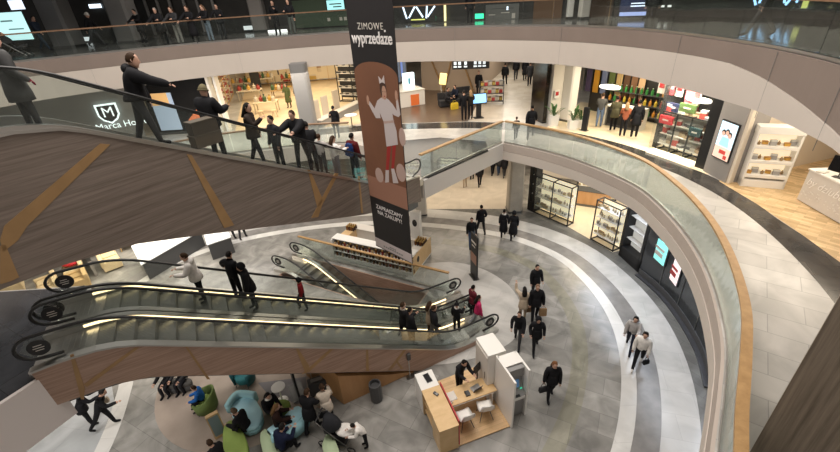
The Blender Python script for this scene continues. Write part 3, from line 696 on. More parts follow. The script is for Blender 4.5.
def finish_people():
    bpy.context.view_layer.update(); dg = bpy.context.evaluated_depsgraph_get()
    new = []
    for p in PENDING: new.append(bpy.data.meshes.new_from_object(p['o'].evaluated_get(dg)))
    for p, me in zip(PENDING, new):
        o = p['o']; old = o.data; o.modifiers.clear(); me.materials.clear()
        for m in p['mats']: me.materials.append(m)
        mi = {'top': 0, 'bot': 1, 'shoe': 2, 'skin': 6 if p['glove'] else 3}
        V = [v.co.copy() for v in me.vertices]; F = []; MI = []
        for f in me.polygons:
            c = f.center; best = (9, 'top')
            for a, b, ra, rb, tg in p['segs']:
                ab = b - a; t = clampf((c - a).dot(ab) / max(ab.length_squared, 1e-9), 0, 1); d = (c - (a + ab * t)).length - (ra + (rb - ra) * t)
                if d < best[0]: best = (d, tg)
            F.append(list(f.vertices)); MI.append(mi[best[1]] if not (best[1] == 'skin' and c.z > p['hc'].z - .25 * p['k'] and abs(c.x) < .1) else 3)
        k = p['k']; ha = p['lean'] * .55 + p['look']; hc = p['hc']; n = 12
        def tr(x, y, z): return hc + rotx(Vector((x, y, z)), ha) * k
        b0 = len(V)
        for z, rx, ry, oy in HEADR:
            for i in range(n):
                a = 2 * pi * i / n; x, y = rx * cos(a), ry * sin(a) + oy
                if i == 3 and z == -.03: y += .026
                if i == 3 and z == .01: y += .010
                if i in (2, 4) and z == .01: y -= .008
                V.append(tr(x, y, z))
        for r_ in range(len(HEADR) - 1):
            for i in range(n):
                j = (i + 1) % n; F.append([b0 + r_ * n + i, b0 + r_ * n + j, b0 + (r_ + 1) * n + j, b0 + (r_ + 1) * n + i]); MI.append(3)
        F.append([b0 + i for i in reversed(range(n))]); MI.append(3); L = b0 + (len(HEADR) - 1) * n; F.append([L + i for i in range(n)]); MI.append(3)
        for cx, cz, w, h, mt, dy in ((-.03, .014, .012, .006, 4, .088), (.03, .014, .012, .006, 4, .088), (0, -.068, .02, .006, 5, .091)):
            b = len(V); V += [tr(cx - w, dy, cz - h), tr(cx + w, dy, cz - h), tr(cx + w, dy, cz + h), tr(cx - w, dy, cz + h)]; F.append([b, b + 1, b + 2, b + 3]); MI.append(mt)
        for sd in (-1, 1):                                   # ears
            b = len(V); V += [tr(sd * .070, -.012, .02), tr(sd * .088, -.024, .028), tr(sd * .070, -.03, .0), tr(sd * .084, -.018, -.022), tr(sd * .07, .004, -.02)]
            F += [[b, b + 1, b + 3, b + 4], [b + 1, b + 2, b + 3], [b, b + 2, b + 1]]; MI += [3, 3, 3]
        me2 = bpy.data.meshes.new('person'); me2.from_pydata([tuple(v) for v in V], [], F)
        for m in p['mats']: me2.materials.append(m)
        me2.polygons.foreach_set('material_index', MI); me2.polygons.foreach_set('use_smooth', [True] * len(F)); me2.update()
        o.data = me2; bpy.data.meshes.remove(me); bpy.data.meshes.remove(old)

def handbag(loc, label, col, rz=0.0, w=.28, h=.22, d=.1, handle=.18, name='handbag', cat='bag'):
    r = thing(name, label, cat, loc, rz)
    m = MB(); m.loft([[(sx * w / 2 * f, sy * d / 2 * f2, z) for sx, sy in ((-1, -1), (1, -1), (1, 1), (-1, 1))] for z, f, f2 in ((0, .92, .95), (h * .15, 1, 1), (h * .8, .96, .8), (h, .9, .5))]); m.build('bag_body', cmat(col, .5), r)
    m = MB(); m.tube([(w * .3 * cos(a), 0, h - .01 + handle * sin(a)) for a in frange(0, pi, 10)], .008, 6); m.build('handle', cmat(col, .5), r)
    return r
def held(label, side, drop):
    p = HAND[label][side]; return (p.x, p.y, p.z - drop)
def backpack(loc, label, col, face, tilt=0):
    r = thing('backpack', label, 'backpack', loc, radians(face - 90))
    m = MB(); m.loft([[(x * f, y * g, z) for x, y in ((-.15, -.03), (-.12, -.1), (.12, -.1), (.15, -.03), (.14, .05), (-.14, .05))] for z, f, g in ((0, .85, .8), (.06, 1, 1), (.3, 1, 1), (.42, .8, .75), (.45, .5, .5))]); m.build('pack', cmat(col, .6), r)
    m = MB(); m.loft([[(x, y, z) for x, y in ((-.1, -.14), (.1, -.14), (.1, -.09), (-.1, -.09))] for z in (.04, .22)]); m.build('front_pocket', cmat(tuple(c * .7 for c in col), .6), r)
    for s in (-1, 1):
        m = MB(); m.tube([(s * .09, .04, .42), (s * .1, .12, .44), (s * .1, .16, .3), (s * .1, .06, .08)], .014, 6); m.build('strap', M_black, r)
    return r

# ---- the ground floor (feet at the measured points)
def gp(px, py): p = at(px, py, 0); return (p.x, p.y, .006)
def mp(px, py): p = at(px, py, MZ); return (p.x, p.y, MZ + .006)
def upg(px, py): p = at(px, py, UZ); return (p.x, p.y, UZ + .006)
person(gp(549.5, 398), 265, 'woman with long auburn hair and black coat walking alone by the cash machine', 1.72, 'short', ('carry', 'down'), 2, BLK, BLK, hair=('long', (.16, .07, .03)), coat=.78)
person(gp(535, 350), 260, 'person in black hooded coat walking in front of the pale apron', 1.70, 'walk', ('pocket', 'pocket'), 3, BLK, BLK, hair=('hood', BLK), coat=.75)
person(gp(517, 344), 250, 'person in short black jacket at the lower left of the walking group of four', 1.70, 'walk2', ('pocket', 'swing'), 3, BLK, CHAR, hair=('short', HBRN))
person(gp(522, 320), 80, 'person in cream coat waving beside the tall one in black', 1.66, 'stand', ('down', 'wave'), 0, CREAM, BEI, hair=('long', HBLK), coat=.7)
person(gp(534, 321), 262, 'tall person in long black jacket carrying a brown paper bag', 1.86, 'short', ('down', 'carry'), 0, BLK, BLK, hair=('short', (.2, .12, .08)), coat=.8, bulk=1.2)
person(gp(534, 298), 275, 'person in dark jacket at the back of the walking group', 1.75, 'stand', ('down', 'pocket'), 0, BLK, CHAR, hair=('short', HBLK), coat=.8)
person(gp(503, 237), 80, 'woman in long black coat with white scarf, left of a strolling pair', 1.68, 'short', ('pocket', 'down'), 0, BLK, BLK, hair=('bun', HBLK), coat=.4, scarf=WHT)
person(gp(512.5, 240), 80, 'person in long black coat, right of a strolling pair', 1.74, 'short', ('down', 'pocket'), 0, BLK, BLK, hair=('hood', BLK), coat=.4)
person(gp(471.5, 246), 265, 'person in black jacket and blue jeans walking towards the tall sign', 1.76, 'walk', ('down', 'down'), 0, BLK, JEAN, hair=('short', HBRN))
person(gp(481, 233), 100, 'slim person in black walking away behind the one in jeans', 1.78, 'walk2', ('pocket', 'down'), 0, BLK, BLK, hair=('short', HBLK), coat=.8)
person(gp(636.5, 366), 235, 'woman in white puffer jacket and black leggings striding on the white ring', 1.70, 'walk', ('down', 'down'), 4, WHT, BLK, (.6, .58, .55), hair=('long', HBLK), bulk=1.22)
person(gp(628, 349), 235, 'person in white jacket and dark trousers just behind the striding woman', 1.68, 'walk2', ('down', 'front'), 6, (.45, .43, .42), NAVY, hair=('long', HBLK), bulk=1.15)
person(gp(479.5, 187), 95, 'person in black far back by the corridor on the ground floor', 1.72, 'short', ('down', 'down'), 0, BLK, BLK, hair=('short', HBLK), coat=.8)
person(gp(465, 188), 95, 'small person at the left of the far corridor, partly behind the landing', 1.5, 'stand', ('down', 'down'), 0, (.25, .2, .17), BEI, hair=('short', HBRN))
person(gp(472, 180), 95, 'person in dark clothes deeper in the far corridor', 1.72, 'stand', ('down', 'down'), 0, CHAR, BLK, hair=('short', HBRN))
for px, py, c, b, lb in ((492.5, 175.5, BLK, BLK, 'leftmost of four walkers under the gallery edge, in black'), (498.5, 175, CHAR, JEAN, 'second of four walkers under the gallery edge, in grey'), (504, 178, BLK, CHAR, 'third of four walkers under the gallery edge, in a dark coat'), (513.5, 180, (.45, .02, .02), BLK, 'walker in bright red jacket next to the stone column')):
    person(gp(px, py), 95, lb, 1.7, 'short', ('down', 'down'), 0, c, b, hair=('short', HBRN), coat=.75)
person(gp(233, 241), 90, 'person in black standing at the back by the white counters', 1.7, 'short', ('down', 'down'), 0, BLK, BLK, hair=('short', HBLK))
person(gp(244, 239), 90, 'person in dark trousers right of the one by the white counters', 1.7, 'short', ('down', 'down'), 0, BLK, CHAR, hair=('short', HBLK))
person(gp(93, 425), 40, 'stooping person in dark coat and red scarf below the lower flank', 1.66, 'stand', ('front', 'front'), 25, BLK, BLK, hair=('short', HBLK), coat=.75, scarf=RED)
person(gp(111, 427), 20, 'person in black with one leg kicked back on the pale strip', 1.74, 'kick', ('front', 'back'), 30, BLK, BLK, hair=('short', HBLK))
handbag(held('stooping person in dark coat and red scarf below the lower flank', 'R', .38), 'cream shoulder bag of the stooping person', CREAM, .4)
handbag(held('tall person in long black jacket carrying a brown paper bag', 'L', .50), 'brown paper carrier bag of the tall person in black', (.30, .19, .1), 0, .3, .36, .12, .12, 'paper_bag')
handbag(held('person in cream coat waving beside the tall one in black', 'R', .42), 'brown paper bag of the person in cream', (.26, .16, .09), 0, .24, .28, .1, .12, 'paper_bag')
handbag(held('woman with long auburn hair and black coat walking alone by the cash machine', 'R', .40), 'dark handbag of the auburn haired woman', CHAR, .2)
handbag(held('woman in white puffer jacket and black leggings striding on the white ring', 'L', .36), 'small black handbag of the woman in the white puffer jacket', BLK, .2, .22, .17)

# ---- riders of the lower escalators (head at the measured point)
def rider(E, w, px, py, H, face, label, up=True, **kw):
    lean_ = kw.get('lean', 0); fd = Vector((cos(radians(face)), sin(radians(face))))
    def off(s_):
        q_ = E.W(s_, w); h_ = Vector((q_.x, q_.y, q_.z + H * .93)); h_.x += fd.x * sin(radians(lean_)) * .7; h_.y += fd.y * sin(radians(lean_)) * .7
        return abs(project(h_)[0] - px)
    s = min(frange(.3, E.send - .5, 240), key=off)
    ks = kw.pop('dz', 0); q = E.W(s, w)
    if E.s0 - .8 <= s <= E.s1 + .8:
        n = math.floor((s - (E.s0 - .8)) / .4); q.z = E.prof(E.s0 - .8 + n * .4 + .2)
    return person((q.x, q.y, q.z + .012 + ks), face, label, H, **kw)
UPD = math.degrees(atan2(-.443, -.896)); DND = UPD + 180
rider(LO, -.75, 185, 254, 1.75, UPD - 8, 'man in white patterned puffer coat riding the far lane of the lower escalator', legs='stand', arms=('front', 'front'), lean=6, top=WHT, bottom=BLK, hair=('short', HBRN), hood=True, coat=.85, bulk=1.3)
rider(LO, -1.0, 231, 256, 1.70, DND + 40, 'person in black leaning on the far handrail of the lower escalator', arms=('down', 'side'), lean=8, top=BLK, bottom=BLK, hair=('short', HBLK), bulk=1.15)
rider(LO, -.5, 241, 257, 1.74, UPD, 'person in bulky black coat beside the one leaning on the far handrail', arms=('down', 'down'), lean=4, top=BLK, bottom=BLK, hair=('hood', BLK), coat=.75, bulk=1.3)
rider(LO, -.75, 299, 273, 1.35, UPD - 5, 'child in red jacket riding alone on the far lane', legs='step', top=(.22, .015, .02), bottom=BLK, hair=('hood', BLK), bulk=1.15)
rider(LO, .60, 402, 301, 1.74, DND, 'person in black with pale scarf riding down on the near lane', legs='short', arms=('front', 'down'), top=BLK, bottom=BLK, hair=('short', HBRN), coat=.8, scarf=(.4, .35, .3), bulk=1.2)
rider(LO, .95, 410, 303, 1.70, DND, 'person in black jacket beside the one with the pale scarf', arms=('down', 'pocket'), top=BLK, bottom=CHAR, hair=('short', HBLK), coat=.8, bulk=1.2)
rider(LO, .50, 429, 304, 1.64, DND + 5, 'person in tan coat half hidden behind a man on the near lane', top=BEI, bottom=BRN, hair=('long', HBRN), coat=.7)
rider(LO, .90, 434, 309, 1.80, DND - 10, 'man in black jacket and grey trousers on the near lane', legs='short', arms=('pocket', 'down'), top=BLK, bottom=(.12, .11, .10), hair=('short', HBRN), bulk=1.2)
rider(LO, .60, 457, 302, 1.5, DND + 30, 'child in black with white scarf near the foot of the near lane', arms=('front', 'down'), top=BLK, bottom=BLK, hair=('pompon', BLK), scarf=WHT)
rider(LO, .75, 479, 305, 1.64, DND - 20, 'woman in bright pink jacket stepping off the near lane', legs='walk', top=PINK, bottom=(.3, .3, .32), hair=('long', HBLK), coat=.85, bulk=1.15)
rider(LO, .15, 473, 306, 1.6, DND, 'person in dark red coat just behind the woman in pink', top=(.12, .02, .03), bottom=BLK, hair=('short', HBLK), coat=.8, dz=0)

# ---- riders of the upper escalator
UD = math.degrees(atan2(.79, .613))          # down and away
rider(UPE, .12, 129, 66, 1.92, UD - 25, 'man in black hooded jacket leaning on the near handrail of the upper escalator', arms=((62, 6, 10), 'down'), lean=14, top=BLK, bottom=CHAR, hair=('short', HBRN), hood=True, bulk=1.6, coat=.92, legs='short', look=2)
rider(UPE, .0, 203, 82, 1.84, UD + 20, 'person in black coat and olive beanie carrying brown gift boxes', arms=('front', 'front'), lean=4, top=BLK, bottom=BLK, hair=('beanie', (.14, .12, .07)), bulk=1.55, coat=.85)
rider(UPE, .05, 247, 105, 1.68, UD - 50, 'woman with long dark hair in brown coat holding up a phone', arms=('phone', 'down'), lean=2, top=(.03, .022, .018), bottom=BLK, hair=('long', HBLK), coat=.8, bulk=1.2, legs='short')
rider(UPE, .0, 271, 122, 1.6, UD + 180, 'young person in dark jacket facing the woman with the phone', arms=('down', 'down'), top=(.02, .02, .024), bottom=BLK, hair=('short', HBLK))
rider(UPE, .12, 293, 112, 1.86, UD + 200, 'bearded man in black hugging someone on the upper escalator', arms=('reach', 'reach'), lean=10, top=BLK, bottom=BLK, hair=('short', HBRN), legs='short', bulk=1.45, coat=.85)
rider(UPE, -.12, 305, 117, 1.72, UD + 60, 'person in black being hugged on the upper escalator', arms=('front', 'front'), lean=12, top=BLK, bottom=BLK, hair=('short', HBLK), coat=.8, bulk=1.25)
rider(UPE, .15, 319, 138, 1.35, UD + 10, 'child in white top and dark skirt on the upper escalator', top=(.45, .42, .40), bottom=CHAR, hair=('short', HBRN), arms=('rail', 'down'))
rider(UPE, .12, 332, 136, 1.55, UD - 10, 'girl in white top in front of the one with the red jacket', top=WHT, bottom=(.16, .16, .18), hair=('long', HBRN), arms=('front', 'front'))
rj = rider(UPE, -.15, 352, 132, 1.72, UD, 'man in dark red jacket with blue backpack near the foot of the upper escalator', arms=('down', 'down'), top=(.10, .012, .014), bottom=BLK, hair=('short', HBLK), bulk=1.25)
q = rj.location; backpack((q.x - .09, q.y - .17, q.z + 1.0), 'blue backpack worn by the man in the dark red jacket', (.015, .035, .12), UD)
rider(UPE, .1, 369, 142, 1.6, UD, 'person in dark coat half behind the hanging banner', top=(.06, .02, .02), bottom=BLK, hair=('short', HBLK), bulk=1.2)
rider(UPE, .25, -8, 74, 1.62, UD + 10, 'person in grey cardigan with a red glove at the top of the upper escalator', arms=('pocket', 'down'), top=(.07, .07, .07), bottom=CHAR, hair=('long', HBLK), coat=.6, glove=(.30, .02, .05), bulk=1.2)
# brown boxes carried by the person in the beanie
p = onplane(202, 126, UPE.O + UPE.v * .40, UPE.u)
for k, (w_, d_, h_, dz_, lb) in enumerate(((.62, .26, .30, -.02, 'upper brown cardboard gift box held on the escalator'), (.66, .28, .26, -.31, 'lower brown cardboard gift box held on the escalator'))):
    r = thing('gift_box', lb, 'box', (p.x, p.y, p.z + dz_), UPE.rz + .05); m = MB(); m.box((0, 0, 0), (w_, d_, h_)); m.build('carton', P('kraft_%d' % k, (.085 + .03 * k, .062 + .02 * k, .045 + .012 * k), .6, vary=.1), r)
    m = MB(); m.box((0, 0, h_ / 2 + .012), (w_ + .02, d_ + .02, .03)); m.build('lid', P('kraft_lid', (.10, .075, .055), .6), r)

# ---- the middle gallery
person(mp(504.5, 86), 70, 'leftmost walker in the corridor of the middle gallery', 1.76, 'walk', ('down', 'down'), 0, BLK, BLK, hair=('short', HBLK), coat=.85)
person(mp(515.5, 80.5), 80, 'second walker in the corridor of the middle gallery', 1.74, 'short', ('down', 'down'), 0, BLK, CHAR, hair=('short', HBLK), coat=.8)
person(mp(524.5, 80.5), 80, 'third walker in the corridor, in a long dark coat', 1.74, 'short', ('down', 'down'), 0, BLK, BLK, hair=('short', HBRN), coat=.45)
person(mp(529, 86), 80, 'walker beside the black glossy wall of the corridor', 1.74, 'short', ('down', 'down'), 0, CHAR, BLK, hair=('short', HBRN), coat=.7)
person(mp(464, 121), 85, 'person in black using the blue touch terminal', 1.74, 'stand', ('front', 'down'), 0, BLK, BLK, hair=('short', HBLK))
person(mp(470.5, 120), 95, 'companion in black and tan at the blue touch terminal', 1.70, 'stand', ('front', 'front'), 0, (.03, .025, .02), BLK, hair=('long', HBLD))
person(mp(478.5, 96), 270, 'person in dark clothes beside the rack near the beige wall', 1.72, 'stand', ('down', 'down'), 0, BLK, BLK, hair=('short', HBRN), coat=.6)
person(mp(515.5, 139.5), 85, 'small child walking behind the corner of the glass railing', 1.15, 'short', ('down', 'down'), 0, CHAR, BLK, hair=('short', HBRN))
person(mp(530, 139), 70, 'walker in dark clothes behind the corner of the glass railing', 1.72, 'walk', ('swing', 'back'), 4, BLK, CHAR, hair=('short', HBLK), coat=.85)
person(mp(598, 127.5), 60, 'customer in grey jacket and blue jeans at the drinks counter', 1.76, 'stand', ('front', 'front'), 3, (.09, .09, .088), (.14, .2, .32), hair=('short', HBRN))
person(mp(612, 131), 70, 'customer in olive coat at the drinks counter', 1.72, 'stand', ('down', 'front'), 3, OLV, BLK, hair=('short', HBLK), coat=.7)
person(mp(621.5, 137), 65, 'blonde customer in red and ochre top waiting in the drinks shop', 1.66, 'stand', ('front', 'front'), 4, (.32, .10, .05), BLK, hair=('long', HBLD), scarf=(.5, .03, .06))
person(mp(633, 138), 60, 'tall customer in black at the entrance of the drinks shop', 1.80, 'stand', ('down', 'down'), 2, BLK, BLK, hair=('short', HBLK), coat=.6)
p = mp(612, 113); person((p[0] + 1.0, p[1] + 1.2, p[2]), 245, 'shop assistant in orange top behind the drinks counter', 1.7, 'stand', ('front', 'front'), 8, (.5, .26, .14), BLK, hair=('short', HBRN))
person(mp(337.5, 138), 270, 'person in dark cap standing on the middle gallery beyond the escalator', 1.74, 'stand', ('phone', 'down'), 0, BLK, CHAR, hair=('cap', BLK), coat=.7)
person(mp(290, 108), 260, 'shopper in printed green and brown dress in the home store', 1.7, 'stand', ('front', 'down'), 0, (.10, .12, .05), (.14, .08, .05), hair=('long', HBRN), coat=.4)
person(mp(300, 106), 250, 'shopper in black at the edge of the home store', 1.74, 'stand', ('down', 'down'), 0, BLK, BLK, hair=('short', HBLK), coat=.7)
for px, py, fc, lb, c in ((447, 108, 320, 'seated person in dark jacket by the yellow bag', (.03, .03, .035)), (456, 105, 230, 'seated person in navy on the far bench of the middle gallery', NAVY)):
    p = mp(px, py); person(p, fc, lb, 1.7, 'sit', ('lap', 'lap'), 8, c, BLK, hair=('short', HBRN), seat=.45)

# ---- the upper gallery
person(upg(47, 51.5), 355, 'person in blue jeans striding past the lit screen on the upper gallery', 1.76, 'walk', ('swing', 'back'), 4, (.03, .04, .06), (.03, .05, .08), hair=('short', HBLK))
person(upg(98.5, 47), 10, 'person in white cap and black jacket walking on the upper gallery', 1.76, 'walk2', ('back', 'swing'), 4, BLK, (.05, .05, .055), hair=('beanie', WHT))
person(upg(3, 62), 350, 'dark figure pushing a pushchair at the far left of the upper gallery', 1.72, 'short', ('push', 'push'), 5, BLK, BLK, hair=('short', HBLK), coat=.7)
for px, py, fc, lb, kw in (
    (146, 43.5, 250, 'person with grey scarf at the left end of the group at the upper rail', dict(top=BLK, bottom=BLK, scarf=(.3, .27, .24), hair=('short', HBLK), coat=.6)),
    (167, 46, 270, 'person in black fur-collared coat, second of the group at the upper rail', dict(top=BLK, bottom=BLK, hair=('short', HGRY), coat=.65, bulk=1.35)),
    (182, 45, 260, 'woman with brown hair and pale trousers in the group at the upper rail', dict(top=CHAR, bottom=(.3, .28, .26), hair=('long', HBRN))),
    (197, 44, 265, 'woman in long black coat in the middle of the group at the upper rail', dict(top=BLK, bottom=BLK, hair=('long', HBRN), coat=.35)),
    (212.5, 42.5, 240, 'person in light jeans near the right end of the group at the upper rail', dict(top=BLK, bottom=(.20, .24, .30), hair=('long', (.12, .07, .04)))),
    (225, 40, 280, 'person in black at the right end of the group at the upper rail', dict(top=BLK, bottom=CHAR, hair=('short', HBLK), coat=.8)),
    (279, 36, 270, 'left one of the couple in black at the upper rail', dict(top=BLK, bottom=BLK, hair=('long', HBRN), arms=('pocket', 'phone'))),
    (294, 36, 270, 'right one of the couple at the upper rail, in grey trousers', dict(top=BLK, bottom=(.13, .14, .13), hair=('short', HBRN), arms=('front', 'down')))):
    a = kw.pop('arms', ('rail', 'front')); p = upg(px, py); person(p, fc, lb, 1.72, 'stand', a, 4, **kw)
person(upg(470, 24), 90, 'person in black standing by the green sign on the upper gallery', 1.74, 'stand', ('down', 'down'), 0, BLK, BLK, hair=('short', HBLK), coat=.7)
person(upg(648, 29), 60, 'person in black walking past the blue screen on the upper gallery', 1.74, 'walk', ('down', 'down'), 0, BLK, BLK, hair=('short', HBLK), coat=.8)
person(upg(757, 37), 150, 'dim walker behind the dark glass at the right of the upper gallery', 1.74, 'walk2', ('down', 'down'), 2, (.04, .04, .04), (.06, .06, .06), hair=('short', HBLK))

# ================================================================ THE HANGING BANNER
BL_ = onplane(379.5, 246, (-1.61, 12.6), (.707, -.707)); BP0 = Vector((-1.62, 12.6)); BU = Vector((.707, -.707)); BW = 1.83
BZ = 4.05
ban = thing('hanging_banner', 'tall black and brown winter sale banner hanging in the atrium', 'banner', (BP0.x, BP0.y, BZ), atan2(BU.y, BU.x))
def bl(px, py): p = onplane(px, py, BP0, BU); return ((Vector((p.x, p.y)) - BP0).dot(BU), p.z - BZ)
BH = 12.4
m = MB(); m.box((BW / 2, 0, BH / 2), (BW, .02, BH)); m.build('cloth', P('banner_black', (.014, .012, .013), .6), ban)
M_bbrown = P('banner_brown', (.20, .085, .045), .7, vary=.1, scale=.8); M_bpink = P('banner_floor', (.36, .18, .12), .7); M_bwhite = P('banner_white', (.66, .58, .58), .7)
vt = bl(376, 62)[1]; vf = bl(372, 176)[1]; vg = bl(375, 197)[1]; vw = bl(379, 238)[1] - .02
def flat(name, poly, mat, parent, d=.004, t=.004):
    """a printed shape on the banner's front"""
    k = MB(); k.loft([[(x, -.010 - d, z) for x, z in poly], [(x, -.010 - d - t, z) for x, z in poly]]); return k.build(name, mat, parent)
e_ = .012
arc = [(BW - e_, vf), (BW - e_, vt - .35)] + [(BW / 2 + (BW / 2 - e_) * cos(a), vt - .35 + .35 * sin(a)) for a in frange(0, pi, 18)][1:-1] + [(e_, vt - .35), (e_, vf)]
flat('brown_arch', arc, M_bbrown, ban, 0)
flat('pink_ground', [(e_, vg), (BW - e_, vg), (BW - e_, vf), (e_, vf)], M_bpink, ban, 0)
flat('white_footer', [(e_, .01), (BW - e_, .01), (BW - e_, vw), (e_, vw)], M_bwhite, ban, 0)
def el(cx, cz, rx, rz, n=16): return [(cx + rx * cos(a), cz + rz * sin(a)) for a in frange(0, 2 * pi, n)[:-1]]
hx, hz = bl(383.5, 89); MSK = P('printed_skin', (.50, .29, .20), .7); MDR = P('printed_dress', (.60, .53, .52), .7); MRD = P('printed_red', (.36, .03, .025), .7); MEG = P('printed_egg', (.52, .37, .32), .7); MHR = P('printed_hair', (.06, .03, .02), .7)
b_ = lambda *q: [bl(*p) for p in q]
sx_ = .86
flat('printed_ball', el(*bl(379.7, 175), .19, .25), MEG, ban, .002); flat('printed_ball', el(*bl(401.3, 172.7), .20, .29), MEG, ban, .002); flat('printed_ball', el(*bl(402.6, 137), .13, .27), MEG, ban, .002)
flat('printed_leg', b_((387.5, 145), (391.5, 145), (388.8, 171), (386.2, 171)), MRD, ban, .003); flat('printed_leg', b_((393, 144.5), (396.5, 144), (394.2, 170), (391.8, 170)), MRD, ban, .003)
flat('printed_boot', b_((386, 170), (389.2, 170), (389.3, 182), (385.6, 182.5)), MDR, ban, .004); flat('printed_boot', b_((391.6, 168.5), (394.4, 168.5), (398.8, 183), (393.5, 183)), MDR, ban, .004)
flat('printed_arm', b_((377.8, 100.5), (379.8, 110), (381, 118), (376.5, 118), (374, 113.5), (375.2, 108)), MDR, ban, .006)
flat('printed_arm', b_((376.3, 114.5), (373.4, 112.5), (368.4, 102.5), (370, 101), (375.5, 109)), MDR, ban, .0065); flat('printed_hand', el(*bl(368.4, 100), .055, .14), MSK, ban, .007)
flat('printed_arm', b_((389.6, 100.5), (393, 104), (397, 110.5), (401, 114.5), (399, 117), (394.5, 115), (390.8, 111)), MDR, ban, .006)
flat('printed_arm', b_((401, 114.5), (398, 98), (396.4, 98.5), (397.4, 113.5)), MDR, ban, .0065); flat('printed_hand', el(*bl(396.8, 95.5), .055, .14), MSK, ban, .007)
flat('printed_dress', b_((381.5, 97.5), (386, 97.5), (389.8, 100.3), (392, 108), (394, 121), (397, 131), (398.4, 144.5), (387, 146.5), (385.5, 134), (384.3, 122), (380, 112), (377.7, 100.5)), MDR, ban, .005)
flat('printed_belt', b_((384, 121), (394.3, 120), (394.6, 122.5), (384.4, 123.5)), MEG, ban, .0075)
hx, hz = bl(384, 91.5)
flat('printed_hair', el(hx - .01, hz + .07, .135, .25), MHR, ban, .006); flat('printed_neck', b_((382.8, 94), (385.4, 94), (385.8, 98.5), (382.6, 98.5)), MSK, ban, .0078); flat('printed_face', el(hx + .025, hz - .03, .095, .19), MSK, ban, .008)
for q_ in (-.03, .06): flat('printed_eye', el(hx + .025 + q_ - .015, hz + .0, .016, .016, 8), MHR, ban, .0125)
flat('printed_mouth', el(hx + .03, hz - .12, .028, .016, 8), MRD, ban, .0125)
flat('printed_bow', [(hx - .15, hz + .40), (hx - .03, hz + .30), (hx + .08, hz + .44), (hx + .09, hz + .22), (hx - .02, hz + .25), (hx - .13, hz + .20)], MDR, ban, .010)
RT = (pi / 2, 0, 0)
cx, cz = bl(374, 26.5); text('lettering_top', 'ZIMOWE', .235, M_offw, ban, (BW * .5, -.016, cz), RT, space=1.15, fat=-.002)
cx, cz = bl(375, 38.5); LW = P('lettering_white', (.82, .78, .76), .6); t_ = text('lettering_large', 'wyprzedaze', .37, LW, ban, (BW * .5, -.016, cz), RT, extrude=.006, fat=.006)
x0_ = t_.dimensions.x; sc_ = 1.62 / max(v.co.x * 2 for v in t_.data.vertices); t_.scale = (sc_, 1.12, 1)
m = MB(); m.box((BW * .5 + 1.62 * (.5 - .150), -.016, cz + .185), (.05, .012, .05)); m.build('letter_dot', LW, ban)
cx, cz = bl(393, 215.5); text('lettering_lower', 'ZAPRASZAMY\nNA ZAKUPY!', .205, LW, ban, (BW / 2, -.016, cz), RT)
for q, (w_, z_) in enumerate(((.34, .62), (1.0, .40))):
    m = MB(); 
    for k in range(9 if q else 4): m.box((BW / 2 - w_ / 2 + w_ * (k + .5) / (9 if q else 4), -.014, vw * z_), (w_ / (9 if q else 4) * .7, .008, .05))
    m.build('fine_print', M_grey, ban)
m = MB(); m.tube([(0, 0, .0), (BW, 0, .0)], .022, 8); m.build('bottom_bar', M_dsteel, ban)

# ================================================================ GROUND FLOOR FURNITURE
def rel(p, o): return (p[0] - o[0], p[1] - o[1])
# --- kiosk full of jars
KA = Vector((-4.62, 18.08)); KU = Vector((.893, -.45)).normalized(); KL, KD = 4.65, 2.1
kio = thing('shop_kiosk', 'white island kiosk with shelves of jars behind the hanging banner', 'kiosk', (KA.x, KA.y, 0), atan2(KU.y, KU.x))
m = MB(); m.box((KL / 2, KD / 2, .07), (KL, KD, .14)); m.build('plinth', M_white, kio, bevel=.01)
m = MB()                                             # front unit: end cheeks, back, three shelf boards, top with upstand
m.box((.03, .24, .64), (.06, .48, 1.0)); m.build('end_cheek', M_white, kio); m = MB(); m.box((KL - .03, .24, .64), (.06, .48, 1.0)); m.build('end_cheek', M_white, kio)
m = MB(); m.box((KL / 2, .30, .64), (KL - .12, .04, 1.0)); m.build('back_panel', P('kiosk_brown', (.16, .09, .045), .6), kio)
for z in (.18, .50, .80):
    m = MB(); m.box((KL / 2, .14, z), (KL - .12, .28, .025)); m.build('shelf', M_white, kio)
m = MB(); m.prism([(-.02, .10), (KL + .02, .10), (KL + .02, .62), (-.02, .62)], 1.13, 1.18); m.build('counter_top', M_white, kio, bevel=.008)
m = MB(); m.box((KL / 2, KD - .25, .56), (KL - .1, .5, .86)); m.box((KL / 2, KD - .25, 1.01), (KL, .56, .04)); m.build('back_counter', M_offw, kio)
m = MB(); m.box((KL - .25, KD / 2 + .15, .56), (.5, KD - 1.1, .86)); m.build('side_counter', M_offw, kio)
m = MB(); m.box((KL + .015, KD / 2, .60), (.03, KD, .92)); m.build('wood_end_panel', M_ply, kio)
m = MB(); m.loft([[(KL + .032 + d, .55 + .12 * cos(a), .7 + .16 * sin(a)) for a in frange(0, 2 * pi, 20)[:-1]] for d in (0, .01)]); m.build('oval_emblem', M_black, kio)
m = MB(); m.box((.25, KD / 2 + .15, .56), (.5, KD - 1.1, .86)); m.build('side_counter', M_ply, kio)
jar = MB(); jar.lathe((0, 0, 0), [(.038, 0), (.045, .012), (.045, .13), (.03, .16), (.028, .17)], 10)
lid = MB(); lid.lathe((0, 0, .17), [(.034, 0), (.034, .035), (.026, .04)], 10)
JC = [P('jar_amber', (.16, .06, .015), .25), P('jar_brown', (.05, .022, .012), .25), P('jar_cream', (.5, .36, .2), .3), P('jar_red', (.22, .02, .02), .3)]
JL = [P('lid_black', (.02, .02, .02), .4), P('lid_gold', (.5, .32, .1), .35, .8)]
kr = Matrix.Rotation(atan2(KU.y, KU.x), 3, 'Z')
